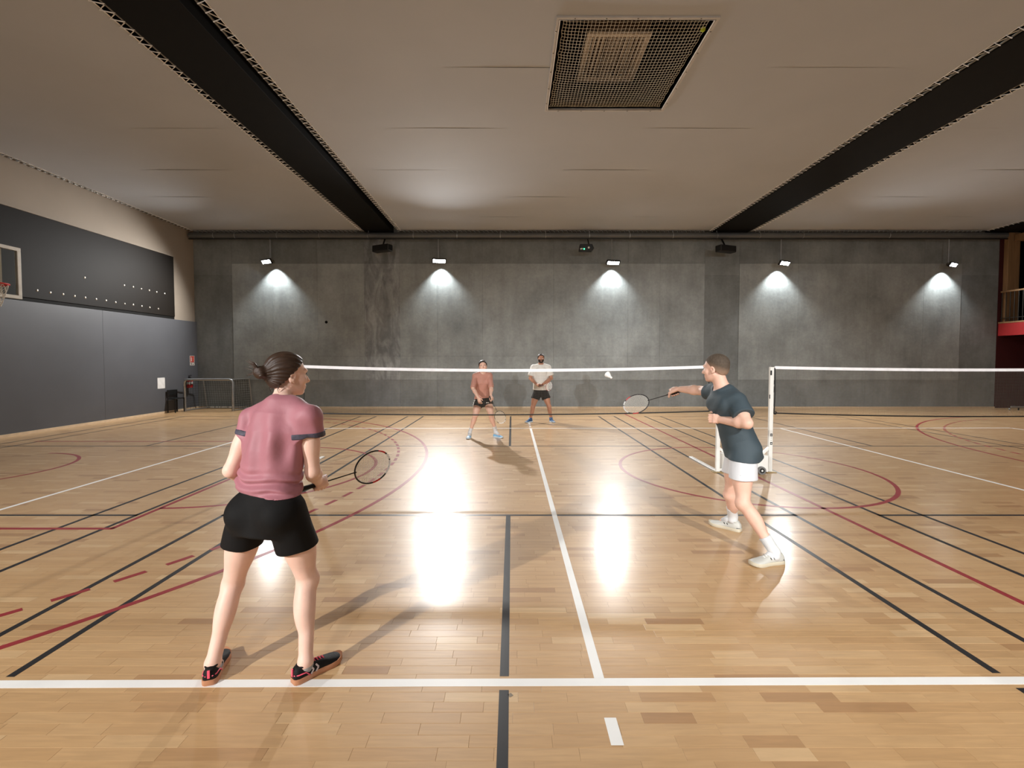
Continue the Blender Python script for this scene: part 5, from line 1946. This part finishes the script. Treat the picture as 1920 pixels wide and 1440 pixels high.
hands = {'L': fingers_grip(Gc, h3, A3(0, .2, 1), J['wrL'], .95, -1), 'R': fingers_open(J['wrR'], A3(.35, -.1, -1), (.2, .8, 0), (.6, -.5, 0), 30, .95)}
nkk = J['neck']
S = dict(h=.009, shirt=[(-.12, .175, .135), (.1, .168, .13), (.36, .160, .12), (.55, .160, .125), (.74, .158, .12), (.9, .125, .095), (.98, .07, .06)],
         sleeve={'L': (.98, .060, .056), 'R': (.98, .060, .056)}, hem=(W(905, 746.5, 9.7), (.12, 0, -1)), collar=(.058,), folds=(.006, 24, 18, 12), ph=1.0,
         leg={'R': (.45, .098, .100), 'L': (.40, .098, .100)}, waist=.09, shirt_m=M_salmon, shorts_m=M_shorts_black)
P3, B3, R3, arms3, legs3 = make('woman in a salmon shirt and black shorts crouching beyond the net', J, hd, False, hands, S, M_skin_man, .0085)
hair = hair_cap(hd, M_hair_black, P3, .006, .012, n=(-.78, 0, .62), c0=-.004)
MB().tube([hd.P(-.10, -.02, -.01), hd.P(-.115, -.05, -.06), hd.P(-.09, -.085, -.12), hd.P(-.06, -.09, -.17)], [.03, .032, .026, .008], 10).build('ponytail', M_hair_black, hair, smooth='all')
M_sb = mat('sky_blue_upper', (130, 186, 226), .5)
for s_, hp, td in (('R', A3(*(J['ankR'] + A3(.0, .05, 0))), (-.1, -1, 0)), ('L', A3(*(J['ankL'] + A3(-.04, .04, 0))), (.78, -.62, 0))):
    so, SP, st_ = shoe(P3, 'shoe', hp, td, .255, M_sb, mat('pale_sole', (206, 220, 230), .5), mat('blue_lace', (70, 120, 190), .6), label='sky blue court shoe')
    sock(P3, J['ank' + s_], J['knee' + s_], .12, .040, .042, M_sockw, td)
for i in range(5):
    v = unit(J['kneeR'] - J['hipR'])
    c = J['hipR'] + v * (-.045 + .045 * i) + A3(-.094 - .003 * i, -.062, 0)
    MB().beam(c + A3(.02, -.012, .014), c + A3(-.006, .004, -.004), .013, .004, up=(-.6, -.8, 0)).build('chevron', M_white, P3)
    MB().beam(c + A3(-.006, .004, -.004), c + A3(.02, -.012, -.022), .013, .004, up=(-.6, -.8, 0)).build('chevron', M_white, P3)
c = J['hipL'] + (J['kneeL'] - J['hipL']) * .16 + A3(.01, -.112, 0)
MB().box(c - (.028, .004, .010), c + (.028, .004, .010)).build('hem_logo', M_white, P3)

# ===== man beyond the net
J = dict(hipR=W(1007.5, 736, 12.25), hipL=W(1020.5, 736, 12.25), kneeR=W(999, 763, 12.2), kneeL=W(1029.5, 762, 12.2), ankR=W(995, 783.5, 12.25), ankL=W(1033, 782.5, 12.3), toeR=A3(-.6, -.8, 0), toeL=A3(.25, -.97, 0),
         shR=W(1001, 689.5, 12.25), shL=W(1027.5, 689.5, 12.25), neck=W(1014, 683.5, 12.25), elR=W(994.5, 709, 12.2), elL=W(1033.5, 709, 12.2), wrR=W(1006, 720.5, 11.97), wrL=W(1018, 720.5, 11.95))
hd = Head(W(1014.3, 671.8, 12.2), 180, 0, 0, 1.03)
butt = W(1009, 722.5, 11.9)
h4 = unit(W(1029, 724.5, 11.45) - butt)
r4, _ = racket(butt, h4, (.2, .1, 1), .66, 'badminton racket pointed forward in the hands of the bearded man', frame=(176, 60, 64), band=(226, 226, 226))
Gc = butt + h4 * .06
hands = {'R': fingers_grip(Gc, h4, A3(-.8, .3, .3), J['wrR'], 1.0, 1), 'L': fingers_grip(Gc + h4 * .09, h4, A3(.4, .7, .3), J['wrL'], 1.0, -1)}
S = dict(h=.010, shirt=[(-.13, .218, .155), (.1, .21, .15), (.36, .205, .14), (.55, .205, .14), (.74, .205, .135), (.9, .16, .105), (.98, .08, .07)],
         sleeve={'L': (.80, .088, .094), 'R': (.80, .088, .094)}, hem=(W(1014, 731, 12.2), (0, .05, -1)), collar=(.068,), folds=(.007, 22, 16, 10), ph=3.0,
         leg={'R': (.46, .108, .122), 'L': (.46, .108, .122)}, waist=.09, shirt_m=M_tee, shorts_m=M_shorts_black)
P4, B4, R4, arms4, legs4 = make('bearded man in a loose white tee standing beyond the net', J, hd, True, hands, S, M_skin_tan, .0095, 1.05)
hair_cap(hd, M_hair_black, P4, .006, .012, n=(-.70, 0, .71), c0=-.002, nape=-.05)


def fbeard(q, hf=hd.items(True), hd=hd):
    l = (q - hd.c.astype(F32)) @ hd.R.astype(F32).T
    d = hf(q) - .009
    d = smax(d, l[:, 2] + .046 - .35 * np.abs(l[:, 1]), .006)
    d = smax(d, .012 - l[:, 0], .006)
    mouth = np.sqrt((l[:, 0] - .1) ** 2 + (l[:, 1] * .6) ** 2 + ((l[:, 2] + .069) * 1.6) ** 2) - .016
    return smax(d, -mouth, .004)


lo, hi = bounds([hd.c], .16)
surface(fbeard, lo, hi, .006, 'beard', M_hair_black, P4)
M_db = mat('deep_blue_upper', (56, 98, 142), .5)
for s_, hp, td in (('R', A3(*(J['ankR'] + A3(.035, .04, 0))), (-.62, -.78, 0)), ('L', A3(*(J['ankL'] + A3(-.01, .05, 0))), (.25, -.97, 0))):
    so, SP, st_ = shoe(P4, 'shoe', hp, td, .29, M_db, MATS['pale_sole'], MATS['blue_lace'], label='deep blue court shoe')
    sock(P4, J['ank' + s_], J['knee' + s_], .012, .042, .042, M_db, td)
